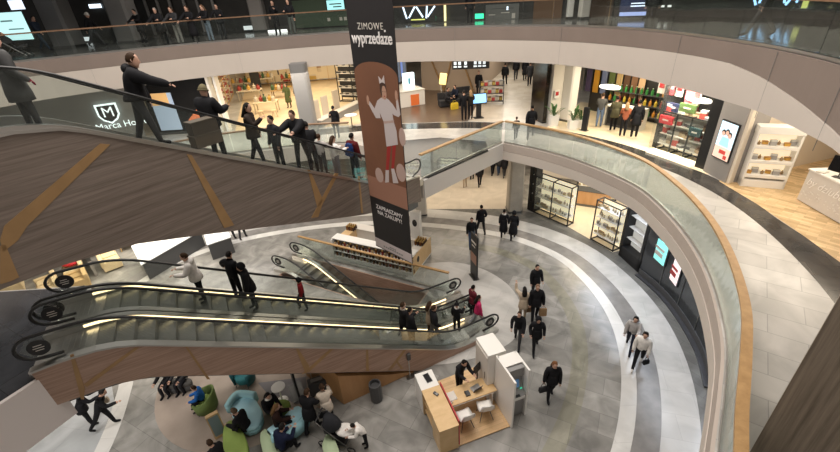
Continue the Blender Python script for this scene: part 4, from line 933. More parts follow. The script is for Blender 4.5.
def kpos(x, y, z): p = kr @ Vector((x, y, z)); return (KA.x + p.x, KA.y + p.y, p.z)
protos = []
def jar_at(mi, li, loc, label, group, sc=1.0):
    for (a, b_2, o) in protos:
        if (a, b_2) == (mi, li):
            c = dup(o, loc=loc, label=label, group=group); c.scale = (sc,) * 3; return c
    r = thing('jar', label, 'jar', loc, 0, group)
    jar.build('jar_body', JC[mi], r, True); lid.build('jar_lid', JL[li], r, True); r.scale = (sc,) * 3; protos.append((mi, li, r)); return r
for row, (z, lb) in enumerate(((.194, 'bottom shelf of the jar kiosk'), (.514, 'middle shelf of the jar kiosk'), (.814, 'upper shelf of the jar kiosk'))):
    for k in range(25):
        mi = (k * 7 + row * 3) % 4 if (k // 3) % 2 else (k + row) % 3
        jar_at(mi, k % 2, kpos(.2 + k * .185, .07 + .04 * (k % 2), z), 'small %s jar on the %s' % (('amber', 'brown', 'cream', 'red')[mi], lb), 'jars on the ' + lb, 1.3)
for k in range(16):
    jar_at(k % 2, 1, kpos(KL - .42 + .13 * (k % 4), KD - .85 + .13 * (k // 4), .995), 'gold lidded bottle on the right rear corner of the jar kiosk', 'bottles on the right rear corner of the kiosk', 1.3)
for k in range(12):
    jar_at(k % 2, 1, kpos(.10 + .13 * (k % 4), KD - .75 + .14 * (k // 4), .995), 'gold lidded bottle on the left rear corner of the jar kiosk', 'bottles on the left rear corner of the kiosk', 1.3)
tow = thing('display_tower', 'white tower rising from the rear of the jar kiosk', 'display', kpos(KL - .65, KD - .2, 1.03)); tow.rotation_euler = (0, 0, atan2(KU.y, KU.x))
m = MB(); m.box((0, 0, .75), (.5, .3, 1.5)); m.build('tower_body', M_white, tow, bevel=.01); m = MB(); m.loft([[(-.0 + .13 * cos(a), -.152 - d, .9 + .2 * sin(a)) for a in frange(0, 2 * pi, 16)[:-1]] for d in (0, .008)]); m.build('oval_emblem', M_black, tow)

# --- tall sign in front of the escalator foot
p = at(474, 277, 0)
sg = thing('sign_stand', 'tall black freestanding sign near the lower escalator foot', 'sign', (p.x, p.y, 0), radians(-74))
m = MB(); m.box((0, 0, .02), (.6, .3, .04)); m.build('base', M_dsteel, sg, bevel=.01); m = MB(); m.box((0, 0, 1.2), (.72, .07, 2.3)); m.build('panel', M_black, sg, bevel=.01)
m = MB(); m.box((0, -.04, 1.1), (.60, .012, .5)); m.build('poster', P('poster_skin', (.32, .17, .12), .5), sg)
m = MB(); m.box((0, -.04, 1.95), (.5, .012, .09)); m.box((0, -.04, 1.75), (.35, .012, .05)); m.build('lettering', M_offw, sg)

# --- information desk with the cash machine
IO = Vector((.19, 7.16)); IEX = Vector((.952, .306)); IRZ = atan2(IEX.y, IEX.x)
def ik(x, y, z=0): e2 = Vector((-IEX.y, IEX.x)); p = IO + IEX * x + e2 * y; return (p.x, p.y, z)
fl = thing('floor_platform', 'low wooden platform under the information desk', 'platform', ik(0, 0, 0), IRZ)
m = MB(); m.prism([(.60, .05), (2.34, .05), (2.34, 2.55), (.60, 2.45)], .008, .05); m.build('decking', tile('deck_oak', (.55, .36, .18), (.68, .46, .25), (.4, .25, .12), .9, .12, .45, .003, 0, .12, 2), fl)
ct = thing('service_counter', 'plywood service counter with white head end and red side panel', 'counter', ik(0, 0, 0), IRZ)
m = MB(); m.box((.29, .04, .55), (.58, .05, 1.06)); m.box((.03, .35, .55), (.05, .6, 1.06)); m.box((.55, .75, .55), (.05, 1.4, 1.06)); m.box((.29, .75, .25), (.5, 1.4, .03)); m.box((.29, .75, .62), (.5, 1.4, .03)); m.box((.29, 1.46, .55), (.58, .04, 1.06)); m.build('carcass', M_ply, ct)
m = MB(); m.prism([(-.01, -.01), (.60, -.01), (.60, 1.49), (-.01, 1.49)], 1.08, 1.12); m.build('counter_top', M_ply, ct, bevel=.004)
m = MB(); m.box((.29, 1.84, .55), (.6, .68, 1.1)); m.build('white_end', M_white, ct, bevel=.01)
m = MB(); m.box((.635, .80, .60), (.035, 1.45, 1.15)); m.build('red_panel', M_red, ct)
tb = thing('tablet', 'black tablet lying on the white end of the service counter', 'tablet', ik(.34, 1.88, 1.102), IRZ + .1)
m = MB(); m.box((0, 0, .008), (.19, .36, .014)); m.build('case', M_dgrey, tb); m = MB(); m.box((0, 0, .016), (.165, .32, .003)); m.build('screen', M_blackg, tb)
dk_ = thing('desk', 'plywood desk with two visitor chairs inside the information stand', 'desk', ik(0, 0, 0), IRZ)
m = MB(); m.prism([(.66, .88), (2.32, .88), (2.32, 1.50), (.66, 1.50)], .72, .76); m.build('desk_top', M_ply, dk_, bevel=.004)
m = MB(); m.box((1.5, .93, .67), (1.6, .03, .09)); m.build('apron', M_white, dk_)
for x in (.75, 2.2):
    m = MB(); m.box((x, 1.2, .385), (.05, .5, .67)); m.build('leg', M_white, dk_)
def deskthing(n, label, cat, x, y, z, parts, rz=0):
    r = thing(n, label, cat, ik(x, y, z), IRZ + rz)
    for nm, mb, mt in parts: mb.build(nm, mt, r)
    return r
deskthing('laptop', 'grey laptop on the information desk', 'laptop', 1.72, 1.20, .762, [('base', MB().box((0, 0, .008), (.32, .22, .016)), M_steel), ('lid', MB().box((0, -.13, .1), (.32, .012, .21), 0, 0, .4), M_dgrey)], .2)
deskthing('telephone', 'black telephone on the information desk', 'telephone', 1.38, 1.10, .762, [('body', MB().box((0, 0, .025), (.15, .18, .05)), M_dgrey), ('receiver', MB().tube([(-.06, -.08, .06), (-.06, 0, .075), (-.06, .08, .06)], .018, 8), M_black)])
deskthing('document_tray', 'white document tray on the left of the information desk', 'tray', .88, 1.20, .762, [('tray', MB().box((0, 0, .01), (.24, .32, .02)).box((.12, 0, .03), (.01, .32, .06)).box((-.12, 0, .03), (.01, .32, .06)), M_white), ('paper', MB().box((0, 0, .025), (.21, .29, .008)), M_offw)])
deskthing('mug', 'white mug on the information desk beside the red panel', 'mug', .76, .98, .762, [('cup', MB().lathe((0, 0, 0), [(.035, 0), (.042, .01), (.042, .09), (.036, .09), (.034, .02)], 14), M_white), ('handle', MB().tube([(.04, 0, .075), (.07, 0, .065), (.07, 0, .03), (.04, 0, .02)], .006, 6), M_white)])
deskthing('card_reader', 'small dark card reader on the plywood counter', 'card reader', .36, 1.20, 1.122, [('body', MB().box((0, 0, .02), (.09, .17, .04)), M_dgrey), ('keys', MB().box((0, -.03, .042), (.07, .08, .005)), M_grey)], .5)
def chair(loc, face, label, group=None):
    r = thing('visitor_chair', label, 'chair', loc, radians(face - 90), group)
    sh = MB(); rings = []
    for y, z, w in ((.23, .44, .20), (.18, .455, .235), (0, .435, .245), (-.16, .45, .24), (-.22, .52, .235), (-.26, .66, .23), (-.28, .80, .19), (-.285, .83, .12)):
        rings.append([(-w, y, z + .03), (-w * .5, y, z), (w * .5, y, z), (w, y, z + .03), (w * .5, y - .015, z - .02 if y > -.2 else z - .005), (-w * .5, y - .015, z - .02 if y > -.2 else z - .005)])
    sh.loft(rings); sh.build('seat_shell', M_white, r, True)
    for sx in (-1, 1):
        for sy in (-1, 1):
            m = MB(); m.tube([(sx * .10, sy * .09, .43), (sx * .22, sy * .21, .0)], [.016, .011], 6); m.build('leg', M_dgrey, r)
    return r
chair(ik(1.06, .60, .055), math.degrees(IRZ) + 92, 'white shell chair on the left, in front of the information desk')
chair(ik(1.78, .66, .055), math.degrees(IRZ) + 80, 'white shell chair on the right, beside the white partition of the information desk')
am = thing('cash_machine', 'grey cash machine in a white niche beside the information desk', 'cash machine', ik(0, 0, 0), IRZ)
m = MB(); m.box((2.38, .56, 1.02), (.06, 1.12, 2.04)); m.box((3.0, .66, 1.02), (.06, .82, 2.04)); m.box((2.69, 1.04, 1.02), (.62, .06, 2.04)); m.build('niche', M_white, am)
m = MB(); m.prism([(2.41, .62), (2.97, .62), (2.97, 1.01), (2.41, 1.01)], 2.0, 2.04); m.build('niche_roof', M_white, am)
m = MB(); m.loft([[(2.43, y, z), (2.95, y, z), (2.95, 1.0, z), (2.43, 1.0, z)] for z, y in ((.02, .34), (.85, .34), (.95, .24), (1.0, .24), (1.08, .44), (1.55, .56), (1.65, .46), (1.98, .46))]); m.build('machine_body', M_grey, am)
m = MB(); m.box((2.69, .245, .93), (.46, .02, .12)); m.build('fascia_band', M_white, am)
m = MB(); m.box((2.66, .485, 1.31), (.34, .02, .28), 0, 0, -.22); m.build('screen', P('cash_screen', (.05, .12, .22), .2, emit=.6), am)
m = MB(); m.box((2.66, .30, 1.02), (.2, .12, .02)); m.build('keypad', M_black, am)
m = MB(); m.box((2.88, .42, 1.12), (.07, .02, .05)); m.build('card_slot', P('green_light', (.05, .5, .3), .4, emit=.8), am)
bk = thing('storage_tower', 'white storage tower behind the cash machine', 'cabinet', ik(0, 0, 0), IRZ)
m = MB(); m.box((2.42, 1.58, 1.08), (.62, .85, 2.0)); m.build('body', M_white, bk, bevel=.01); m = MB(); m.box((2.42, 1.58, .04), (.58, .8, .08)); m.build('plinth', M_dgrey, bk); m = MB(); m.box((2.10, 1.58, 1.1), (.02, .78, 1.7)); m.build('door', M_offw, bk)
m = MB(); m.box((2.085, 1.3, 1.1), (.02, .03, .3)); m.build('door_handle', M_dsteel, bk)
mo = thing('monitor', 'black monitor on an arm beside the information desk clerk', 'monitor', ik(1.98, 1.62, .06), IRZ + .5)
m = MB(); m.tube([(0, 0, 0), (0, 0, .95)], .03, 8); m.build('stand', M_dsteel, mo); m = MB(); m.box((0, -.04, 1.15), (.5, .04, .32)); m.build('screen', M_blackg, mo)
q = ik(1.45, 1.86, .056); person(q, math.degrees(IRZ) + 285, 'clerk in black bending over the information desk', 1.66, 'stand', ('front', 'front'), 22, BLK, BLK, hair=('short', HBLK), bulk=1.15)
p = at(410, 376, 0); sn = thing('sanitizer_stand', 'slim hand sanitizer stand left of the service counter', 'stand', (p.x, p.y, 0), .4)
m = MB(); m.box((0, 0, .01), (.3, .3, .02)); m.build('base', M_steel, sn); m = MB(); m.tube([(0, 0, .02), (0, 0, 1.0)], .02, 8); m.build('pole', M_steel, sn); m = MB(); m.box((0, -.04, 1.02), (.12, .12, .26)); m.build('dispenser', M_dgrey, sn)

# --- litter bin
p = at(377, 399, 0); bn = thing('litter_bin', 'dark litter bin in front of the plywood enclosure', 'bin', (p.x, p.y, 0), .3); bn.scale = (.8, .8, .9)
m = MB(); m.loft([[(r_ * .26 * cos(a) + 0, r_ * .26 * sin(a), z) for a in [pi / 6 * k + pi / 12 for k in range(12)]] for z, r_ in ((0, .92), (.04, 1), (.84, 1.0), (.86, .98), (.86, .82), (.70, .80))]); m.build('bin_body', M_dgrey, bn); m = MB(); m.cyl((0, 0, .02), .2, .66, 14); m.build('liner', M_black, bn)

# --- lounge on the round brown floor
def seat_block(label, pts, z, mat, back=None, name='ottoman_sofa'):
    P3 = [at(px, py, z) for px, py in pts]; c = sum((Vector((q.x, q.y)) for q in P3), Vector((0, 0))) / len(P3)
    r = thing(name, label, 'seat', (c.x, c.y, .006)); poly = [(q.x - c.x, q.y - c.y) for q in P3]
    n = len(poly); sm = []
    for i in range(n):                                    # rounded outline
        a, b, d = Vector(poly[i - 1]), Vector(poly[i]), Vector(poly[(i + 1) % n])
        for t in (.25, .5, .75): sm.append(((a + b) / 2) * (1 - t) ** 2 + b * 2 * t * (1 - t) + ((b + d) / 2) * t ** 2)
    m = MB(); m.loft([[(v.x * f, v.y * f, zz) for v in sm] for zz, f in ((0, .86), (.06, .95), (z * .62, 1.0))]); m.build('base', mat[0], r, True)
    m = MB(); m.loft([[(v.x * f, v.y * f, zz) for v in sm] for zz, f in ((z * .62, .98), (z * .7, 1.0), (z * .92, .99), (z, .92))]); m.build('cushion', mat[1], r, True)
    if back:
        m = MB(); bp = [at(px, py, z) for px, py in back]; path = spline([(q.x - c.x, q.y - c.y) for q in bp], 5); m.ribbon(path, .09, z * .5, z + .16); m.build('backrest', mat[0], r, True)
    return r
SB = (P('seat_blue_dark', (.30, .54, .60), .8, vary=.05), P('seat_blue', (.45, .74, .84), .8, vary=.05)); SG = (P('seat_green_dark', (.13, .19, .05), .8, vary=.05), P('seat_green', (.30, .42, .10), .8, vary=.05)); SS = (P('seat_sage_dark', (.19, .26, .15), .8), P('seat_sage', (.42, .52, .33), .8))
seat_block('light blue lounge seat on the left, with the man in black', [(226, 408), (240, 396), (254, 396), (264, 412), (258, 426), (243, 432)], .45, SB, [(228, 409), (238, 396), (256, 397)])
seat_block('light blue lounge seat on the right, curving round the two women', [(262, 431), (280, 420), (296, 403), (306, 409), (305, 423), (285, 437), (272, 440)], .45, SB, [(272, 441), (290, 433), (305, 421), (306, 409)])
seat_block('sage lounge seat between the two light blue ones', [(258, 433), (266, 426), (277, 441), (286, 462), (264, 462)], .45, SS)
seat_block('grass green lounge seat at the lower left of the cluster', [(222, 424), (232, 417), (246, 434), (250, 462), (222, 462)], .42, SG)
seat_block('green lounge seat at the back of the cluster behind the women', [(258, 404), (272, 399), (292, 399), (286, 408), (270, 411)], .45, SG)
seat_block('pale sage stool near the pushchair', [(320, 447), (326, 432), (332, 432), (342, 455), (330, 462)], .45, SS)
def armchair(loc, face, label, mats):
    r = thing('tub_armchair', label, 'armchair', loc, radians(face - 90))
    m = MB(); m.loft([[(.30 * f * cos(a), .29 * f * sin(a), z) for a in frange(0, 2 * pi, 20)[:-1]] for z, f in ((.14, .8), (.2, 1), (.40, 1.0), (.44, .9))]); m.build('seat', mats[1], r, True)
    m = MB(); rings = []
    for a in frange(-.25 * pi, 1.25 * pi, 20):
        c, s_ = cos(a), -sin(a) if True else 0; h = .62 + .22 * max(0.0, sin(a))
        rings.append([(.30 * c, .30 * s_, .12), (.37 * c, .37 * s_, .12), (.42 * c, .42 * s_, h), (.36 * c, .36 * s_, h)])
    m.loft(rings); m.build('shell', mats[0], r, True)
    for sx in (-1, 1):
        for sy in (-1, 1): m = MB(); m.tube([(sx * .18, sy * .18, .16), (sx * .24, sy * .24, 0)], .014, 6); m.build('leg', M_dgrey, r)
    return r
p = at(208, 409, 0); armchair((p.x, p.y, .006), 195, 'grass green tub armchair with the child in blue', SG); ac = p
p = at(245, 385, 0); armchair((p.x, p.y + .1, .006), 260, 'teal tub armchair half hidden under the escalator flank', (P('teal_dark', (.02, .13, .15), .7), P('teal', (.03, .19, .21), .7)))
person((ac.x - .02, ac.y + .02, .01), 200, 'child in bright blue jacket sitting in the green armchair', 1.45, 'sit', ('lap', 'lap'), 10, BLUE, BLK, hair=('short', HBRN), seat=.44, bulk=1.2)
p = at(178, 392, 0)
bnc = seat_block('dark bench under the escalator flank at the left of the round floor', [(160, 378), (192, 376), (192, 384), (160, 388)], .42, (M_dgrey, P('bench_grey', (.10, .095, .09), .8)), name='bench')
for px, py, lb, c in ((171, 392, 'person on the left of the bench under the escalator flank, only legs in view', BLK), (186, 389, 'person on the right of the bench under the escalator flank, in black', CHAR)):
    q = at(px, py, 0); person((q.x, q.y + .20, .01), 262, lb, 1.72, 'sit', ('lap', 'lap'), 12, c, (.02, .022, .026), hair=('short', HBRN), seat=.42)
p = at(278, 387, .7); st = thing('side_table', 'small white round side table behind the lounge cluster', 'table', (p.x, p.y, .006))
m = MB(); m.cyl((0, 0, .68), .23, .025, 24); m.build('table_top', M_white, st); m = MB(); m.lathe((0, 0, 0), [(.2, 0), (.2, .012), (.03, .04), (.02, .68)], 14); m.build('pedestal', M_white, st)
p = at(295, 401, 0); tv = thing('display_screen', 'black upright display screen seen edge on beside the lounge', 'screen', (p.x, p.y + .35, .006), radians(118))
m = MB(); m.box((0, 0, .02), (.8, .45, .03)); m.build('base', M_dsteel, tv); m = MB(); m.box((0, 0, 1.05), (.95, .06, 1.75)); m.build('panel', M_black, tv, bevel=.01); m = MB(); m.box((0, -.033, 1.05), (.86, .006, 1.62)); m.build('screen', M_blackg, tv); m = MB(); m.box((0, 0, .1), (.1, .05, .16)); m.build('foot', M_dsteel, tv)
slab('floor', [[xy(258, 383, 0), xy(306, 377, 0), xy(308, 402, 0), xy(297, 404, 0), xy(266, 392, 0)]], .006, .010, [P('grey_carpet', (.20, .19, .20), .8)] * 3)
p = at(222, 441, 0); tt = thing('info_totem', 'slim plywood totem with grey panel at the left of the lounge seats', 'totem', (p.x - .1, p.y + .2, .006), radians(35))
m = MB(); m.box((0, 0, .52), (.36, .12, 1.04)); m.build('body', M_ply, tt); m = MB(); m.box((0, -.064, .55), (.29, .008, .86)); m.build('panel', P('totem_blue', (.22, .30, .34), .5), tt)
# people of the lounge
def sp(px, py, z=.45): p = at(px, py, z); return (p.x, p.y, .01)
person(sp(247, 428), 165, 'man in black sitting on the left light blue seat, reading a sheet', 1.76, 'sit', ('lap', 'lap'), 18, BLK, BLK, hair=('short', (.12, .08, .05)), seat=.44, bulk=1.2)
person(sp(270, 408), 320, 'woman with dark hair in black and white top on the back of the cluster', 1.70, 'sit', ('lap', 'lap'), 15, BLK, BLK, hair=('long', HBLK), seat=.44, scarf=WHT, bulk=1.2)
person(sp(277, 424), 20, 'woman with long brown hair and dark coat on the right light blue seat', 1.70, 'sit', ('lap', 'lap'), 12, (.03, .015, .012), BLK, hair=('long', (.16, .09, .04)), seat=.44, bulk=1.25)
person(sp(281, 450), 60, 'man in navy jacket bent over a phone on the sage seat', 1.76, 'sit', ('phone', 'lap'), 22, (.012, .016, .04), BLK, hair=('short', HBLK), seat=.44, bulk=1.25)
person(sp(222, 461), 150, 'person with brown hair in black at the lower edge beside the green seat', 1.72, 'sit', ('lap', 'lap'), 16, BLK, BLK, hair=('short', HBRN), seat=.42, bulk=1.2)
person(gp(314, 431), 70, 'man in black coat standing beside the woman in white', 1.78, 'short', ('front', 'down'), 12, BLK, BLK, hair=('short', HBRN), coat=.7, bulk=1.2)
person(gp(331, 424), 110, 'woman in cream coat standing beside the pushchair', 1.66, 'stand', ('front', 'down'), 16, (.55, .48, .40), BLK, hair=('short', HBRN), coat=.75, bulk=1.2)
q = gp(331, 424); handbag((q[0] - .03, q[1] - .30, .80), 'small black bag on the back of the woman in cream', BLK, .2, .30, .22)
sc = thing('suitcase', 'dark wheeled case in front of the standing couple', 'suitcase', (at(319, 396, 0).x, at(319, 396, 0).y + .15, .006), .35)
m = MB(); m.box((0, 0, .36), (.62, .30, .58)); m.build('case_body', M_dgrey, sc, bevel=.03); m = MB(); m.box((0, 0, .655), (.4, .14, .02)); m.build('top_panel', M_grey, sc)
for sx in (-1, 1): m = MB(); m.tube([(sx * .25, -.12, .05), (sx * .25, .12, .05)], .05, 10); m.build('wheel', M_rub, sc)
m = MB(); m.tube([(-.14, .12, .6), (-.14, .16, .95), (.14, .16, .95), (.14, .12, .6)], .012, 6); m.build('pull_handle', M_steel, sc)
def pushchair(loc, rz, label, blanket=True, sc_=1.0):
    r = thing('pushchair', label, 'pushchair', loc, rz); r.scale = (sc_,) * 3
    for sx in (-1, 1):
        m = MB(); m.tube([(sx * .25, .42, .12), (sx * .25, -.05, .55), (sx * .23, -.5, 1.0)], .016, 6); m.tube([(sx * .25, -.38, .14), (sx * .25, .0, .5)], .016, 6); m.build('frame', M_dsteel, r)
        for y, R_ in ((.42, .11), (-.40, .14)):
            m = MB(); m.tube([(sx * .27, y + R_ * cos(a), R_ + R_ * .92 * sin(a) * 1.0) for a in frange(0, 2 * pi, 14)[:-1]], .018, 6, True); m.build('wheel', M_rub, r)
    m = MB(); m.tube([(-.23, -.5, 1.0), (.23, -.5, 1.0)], .02, 8); m.build('handle_bar', M_rub, r)
    m = MB(); m.loft([[(x * w, y, z + d) for x, d in ((-1, .1), (-.6, 0), (.6, 0), (1, .1), (.6, -.05), (-.6, -.05))] for y, z, w in ((.5, .52, .20), (.25, .44, .22), (-.05, .42, .23), (-.28, .60, .23), (-.36, .85, .2))]); m.build('seat', cmat(CHAR), r, True)
    m = MB(); rings = []
    for a in frange(.15, 1.75, 8): rings.append([(.26 * cos(b), -.28 + .38 * cos(a) * max(.25, sin(b)) , .62 + .42 * sin(a) * sin(b)) for b in frange(0, pi, 10)])
    m.loft(rings, cap=False, close=False); cn = m.build('canopy', cmat((.025, .026, .03)), r, True); md = cn.modifiers.new('solid', 'SOLIDIFY'); md.thickness = .015
    m = MB(); m.box((0, -.02, .2), (.42, .5, .14)); m.build('basket', cmat(CHAR), r)
    if blanket:
        m = MB(); m.ell((0, .2, .55), (.21, .30, .10), 14, 8); m.build('blanket', cmat(WHT), r, True)
    return r
q = gp(341, 444); pushchair((q[0], q[1] + .1, .006), radians(-105), 'black pushchair with a white blanket beside the pale sage stool', True, 1.1)
q = gp(365, 448); person((q[0] + .05, q[1] + .05, .006), 190, 'child in white and black jacket bending over the pushchair', 1.25, 'stand', ('front', 'front'), 35, WHT, BLK, hair=('short', HBLK), bulk=1.25)

# --- shop fronts on the ground floor, right
def gframe(a, b): a, b = Vector(a), Vector(b); return a, (b - a).length, atan2((b - a).y, (b - a).x)
M_case = P('cabinet_glow', (.95, .86, .62), .5, emit=.55); M_pend = P('lit_white', (1, .95, .85), .5, emit=1.6)
M_cabglass = glass('cabinet_glass', (.95, .96, .94), .1)
goods = []
def goods_box(kind, label, group, loc, rz, sc=(1, 1, 1), cat='goods'):
    """small merchandise: one mesh per kind, copied"""
    key, nm, mb, mats = kind
    for k_, o in goods:
        if k_ == key:
            c = dup(o, loc=loc, rz=rz, label=label, group=group); c['category'] = cat; c.scale = sc; return c
    o = mb.build(nm, mats); o.location = loc; o.rotation_euler = (0, 0, rz); o.scale = sc; tag(o, label, cat, group); goods.append((key, o)); return o
def twotone(w, d, h, c1, c2, nm, key):
    m = MB(); m.box((0, 0, h * .36), (w, d, h * .72)); m.mat(1); m.box((0, 0, h * .86), (w * 1.04, d * 1.04, h * .28)); return (key, nm, m, [P('g1_' + key, c1, .5), P('g2_' + key, c2, .5)])
def bottle_kind(r, h, c1, c2, nm, key):
    m = MB(); m.lathe((0, 0, 0), [(r * .9, 0), (r, h * .04), (r, h * .6), (r * .4, h * .75), (r * .4, h * .9)], 10); m.mat(1); m.lathe((0, 0, h * .9), [(r * .48, 0), (r * .48, h * .1)], 10); return (key, nm, m, [P('g1_' + key, c1, .3), P('g2_' + key, c2, .4)])
def cabinet(a, b, depth, H, shelves, label, bays, kinds, per, group, desc, lit=True, side=1, back=None, name='display_cabinet', z=0.0, frame=None, glazed=False):
    a, L, rz = gframe(a, b); fm = frame or M_black
    r = thing(name, label, 'cabinet', (a.x, a.y, z + .006), rz)
    m = MB()
    for k in range(bays + 1):
        x = L * k / bays
        m.box((x, 0, H / 2), (.05, .05, H)); m.box((x, side * depth, H / 2), (.05, .05, H)); m.box((x, side * depth / 2, .05), (.05, depth, .05)); m.box((x, side * depth / 2, H), (.05, depth, .05))
    for zz in (.05, H): m.box((L / 2, 0, zz), (L, .05, .05)); m.box((L / 2, side * depth, zz), (L, .05, .05))
    m.build('frame', fm, r)
    m = MB(); m.box((L / 2, side * (depth - .02), H / 2 + .1), (L - .08, .02, H - .3)); m.build('back_panel', back or (M_case if lit else M_dwall), r)
    for zz in shelves:
        m = MB(); m.box((L / 2, side * depth / 2, zz), (L - .06, depth - .06, .03)); m.build('shelf', M_white if lit else M_dgrey, r)
    for k in range(bays if glazed else 0):
        m = MB(); m.box((L * (k + .5) / bays, side * -.012, H / 2 + .1), (L / bays - .07, .008, H - .35)); m.build('glass_front', M_cabglass, r)
    R_ = Matrix.Rotation(rz, 3, 'Z')
    for si, zz in enumerate(shelves):
        for k in range(per):
            q = R_ @ Vector((L * (k + .5) / per, side * depth * (.45 + .12 * ((k * 5 + si) % 3 - 1)), zz + .018)); kd = kinds[(k * 3 + si * 2 + (k // 4)) % len(kinds)]
            s_ = .8 + .35 * ((k * 7 + si * 3) % 5) / 4
            goods_box(kd, desc % (('bottom', 'second', 'third', 'top')[min(si, 3)]), group, (a.x + q.x, a.y + q.y, z + .006 + q.z), rz + .3 * ((k % 3) - 1), (s_, s_, s_), 'merchandise')
    return r
kj = [twotone(.16, .12, .13, (.62, .5, .3), (.3, .2, .1), 'gift_set', 'jw1'), bottle_kind(.05, .2, (.5, .42, .3), (.12, .1, .08), 'bottle', 'jw2'), twotone(.1, .1, .18, (.35, .33, .3), (.7, .66, .6), 'carton', 'jw3')]
cabinet((6.88, 21.7), (8.25, 19.78), .55, 2.35, (.5, 1.1, 1.7), 'brightly lit glass display cabinet with black frame right of the stone column', 2, kj, 11, 'goods in the lit glass cabinet', 'small boxed article on the %s shelf of the lit glass cabinet', glazed=True)
cabinet((9.0, 18.3), (9.62, 17.05), .5, 2.35, (.45, .95, 1.45, 1.95), 'open black framed shelf unit right of the ground shop entrance', 1, kj, 8, 'goods on the open shelf unit', 'small article on the %s shelf of the open unit by the entrance')
def framed_display(a, b, H, label, dcol, head):
    a, L, rz = gframe(a, b); r = thing('window_display', label, 'display', (a.x, a.y, .006), rz)
    m = MB(); m.box((.07, .25, H / 2), (.14, .5, H)); m.box((L - .07, .25, H / 2), (.14, .5, H)); m.box((L / 2, .25, .3), (L, .5, .6)); m.box((L / 2, .25, H - .25), (L, .5, .5)); m.build('portal', M_black, r)
    m = MB(); m.box((L / 2, .46, H / 2), (L - .28, .04, H - 1.1)); m.build('lit_back', dcol, r)
    for zz in (1.1, 1.7, 2.3): m = MB(); m.box((L / 2, .28, zz), (L - .28, .3, .03)); m.build('shelf', M_white, r)
    m = MB(); m.box((L / 2, -.01, H - .22), (L * .8, .02, .16)); m.build('sign_band', head, r)
    return r
framed_display((6.62, 22.15), (6.86, 21.72), 4.0, 'narrow black framed lit display beside the stone column', M_case, M_pend)
framed_display((9.78, 16.75), (10.0, 15.25), 4.0, 'black framed lit window at the right end of the ground shop', P('pale_lit', (.75, .74, .7), .5, emit=.35), M_pend)
slab('floor', [[(6.9, 21.9), (8.3, 19.8), (9.0, 18.3), (9.6, 17.0), (13.5, 18), (14.4, 23.8), (9, 26)]], 0.003, .0055, [M_cream] * 3)
p = at(589, 208, 0); wc = thing('shop_counter', 'orange wood counter inside the ground floor shop', 'counter', (p.x + .3, p.y + .3, .006), radians(-28))
m = MB(); m.box((0, 0, .5), (1.9, .6, 1.0)); m.build('body', M_orng, wc, bevel=.01); m = MB(); m.box((0, 0, 1.02), (2.0, .7, .05)); m.build('counter_top', M_dgrey, wc); m = MB(); m.box((0, -.305, .08), (1.86, .02, .14)); m.build('kick_plate', M_dsteel, wc)
cabinet((10.2, 23.8), (12.2, 22.5), .4, 2.6, (.6, 1.2, 1.8), 'lit wall shelving at the back of the ground floor shop', 3, kj, 9, 'goods on the lit wall shelving', 'small article on the %s shelf of the lit wall shelving')
area('ground_shop_light', (10.3, 20.3, 4.1), 3, 3, 170, (1, .85, .6))
# dark window of the neighbouring unit
dw = spline([(10.02, 15.1), (10.28, 13.6), (10.22, 12.0), (9.9, 10.3), (9.3, 8.8)], 6)
dwt = thing('shop_window', 'long dark curved shop window under the right side of the gallery', 'shop window', (dw[0][0], dw[0][1], .006))
dr_ = [rel(q, dw[0]) for q in dw]
m = MB(); m.ribbon(dr_, .05, .35, 4.26); m.build('pane', P('smoked_pane', (.025, .028, .032), .08), dwt)
m = MB(); m.ribbon(dr_, .09, 0, .35); m.build('plinth', M_dgrey, dwt)
m = MB(); m.ribbon(offs(dr_, -.15), .1, 0, .06); m.build('step', P('step_stone', (.05, .05, .055), .3), dwt)
for k in range(1, 5):
    i = k * len(dr_) // 5; m = MB(); m.tube([(dr_[i][0] - .06, dr_[i][1], .35), (dr_[i][0] - .06, dr_[i][1], 4.25)], .02, 6); m.build('mullion', M_dsteel, dwt)
for i, c, lb, px, py in ((5, (.30, .85, .80), 'pale turquoise lit poster in the dark ground floor window', 660, 251), (10, (.95, .80, .80), 'white and red lit poster in the dark ground floor window', 674, 270)):
    a = Vector(dw[i]); b = Vector(dw[i + 2]); t = (b - a).normalized(); nn = Vector((t.y, -t.x)); q = onplane(px, py, a + nn * .1, t)
    pr = thing('lit_poster', lb, 'poster', (q.x, q.y, q.z - .5), atan2(t.y, t.x))
    m = MB(); m.box((0, 0, .5), (.95, .03, 1.05)); m.build('frame', M_dgrey, pr); m = MB(); m.box((0, -.018, .5), (.88, .008, .98)); m.build('sheet', P('sheet_%d' % i, c, .5, emit=.6), pr)
    m = MB(); m.box((0, -.026, .62), (.6, .008, .12)); m.box((0, -.026, .36), (.5, .008, .2)); m.build('print', M_red if i == 10 else M_offw, pr)
# --- left part of the ground floor: white counters and the cushion shop
def wcounter(quad, label, H=1.0):
    P3 = [at(px, py, H) for px, py in quad]; c = sum((Vector((q.x, q.y)) for q in P3), Vector((0, 0))) / 4; r = thing('display_counter', label, 'counter', (c.x, c.y, .006)); poly = [(q.x - c.x, q.y - c.y) for q in P3]
    m = MB(); m.prism([(x * .95, y * .95) for x, y in poly], 0, H - .05); m.build('body', M_dgrey, r); m = MB(); m.prism(poly, H - .05, H); m.build('top', P('speckled_white', (.72, .74, .74), .4, vary=.12, scale=14), r); return r
wcounter([(131, 246), (176, 230), (202, 230), (141, 265)], 'large white speckled counter behind the far lane of the lower escalators')
wcounter([(203, 232), (226, 226), (231, 237), (207, 245)], 'smaller white counter right of the large speckled one')
M_cush = P('cushion_cream', (.70, .56, .34), .8, vary=.06); M_cush2 = P('cushion_tan', (.55, .38, .18), .8, vary=.06)
cushk = []
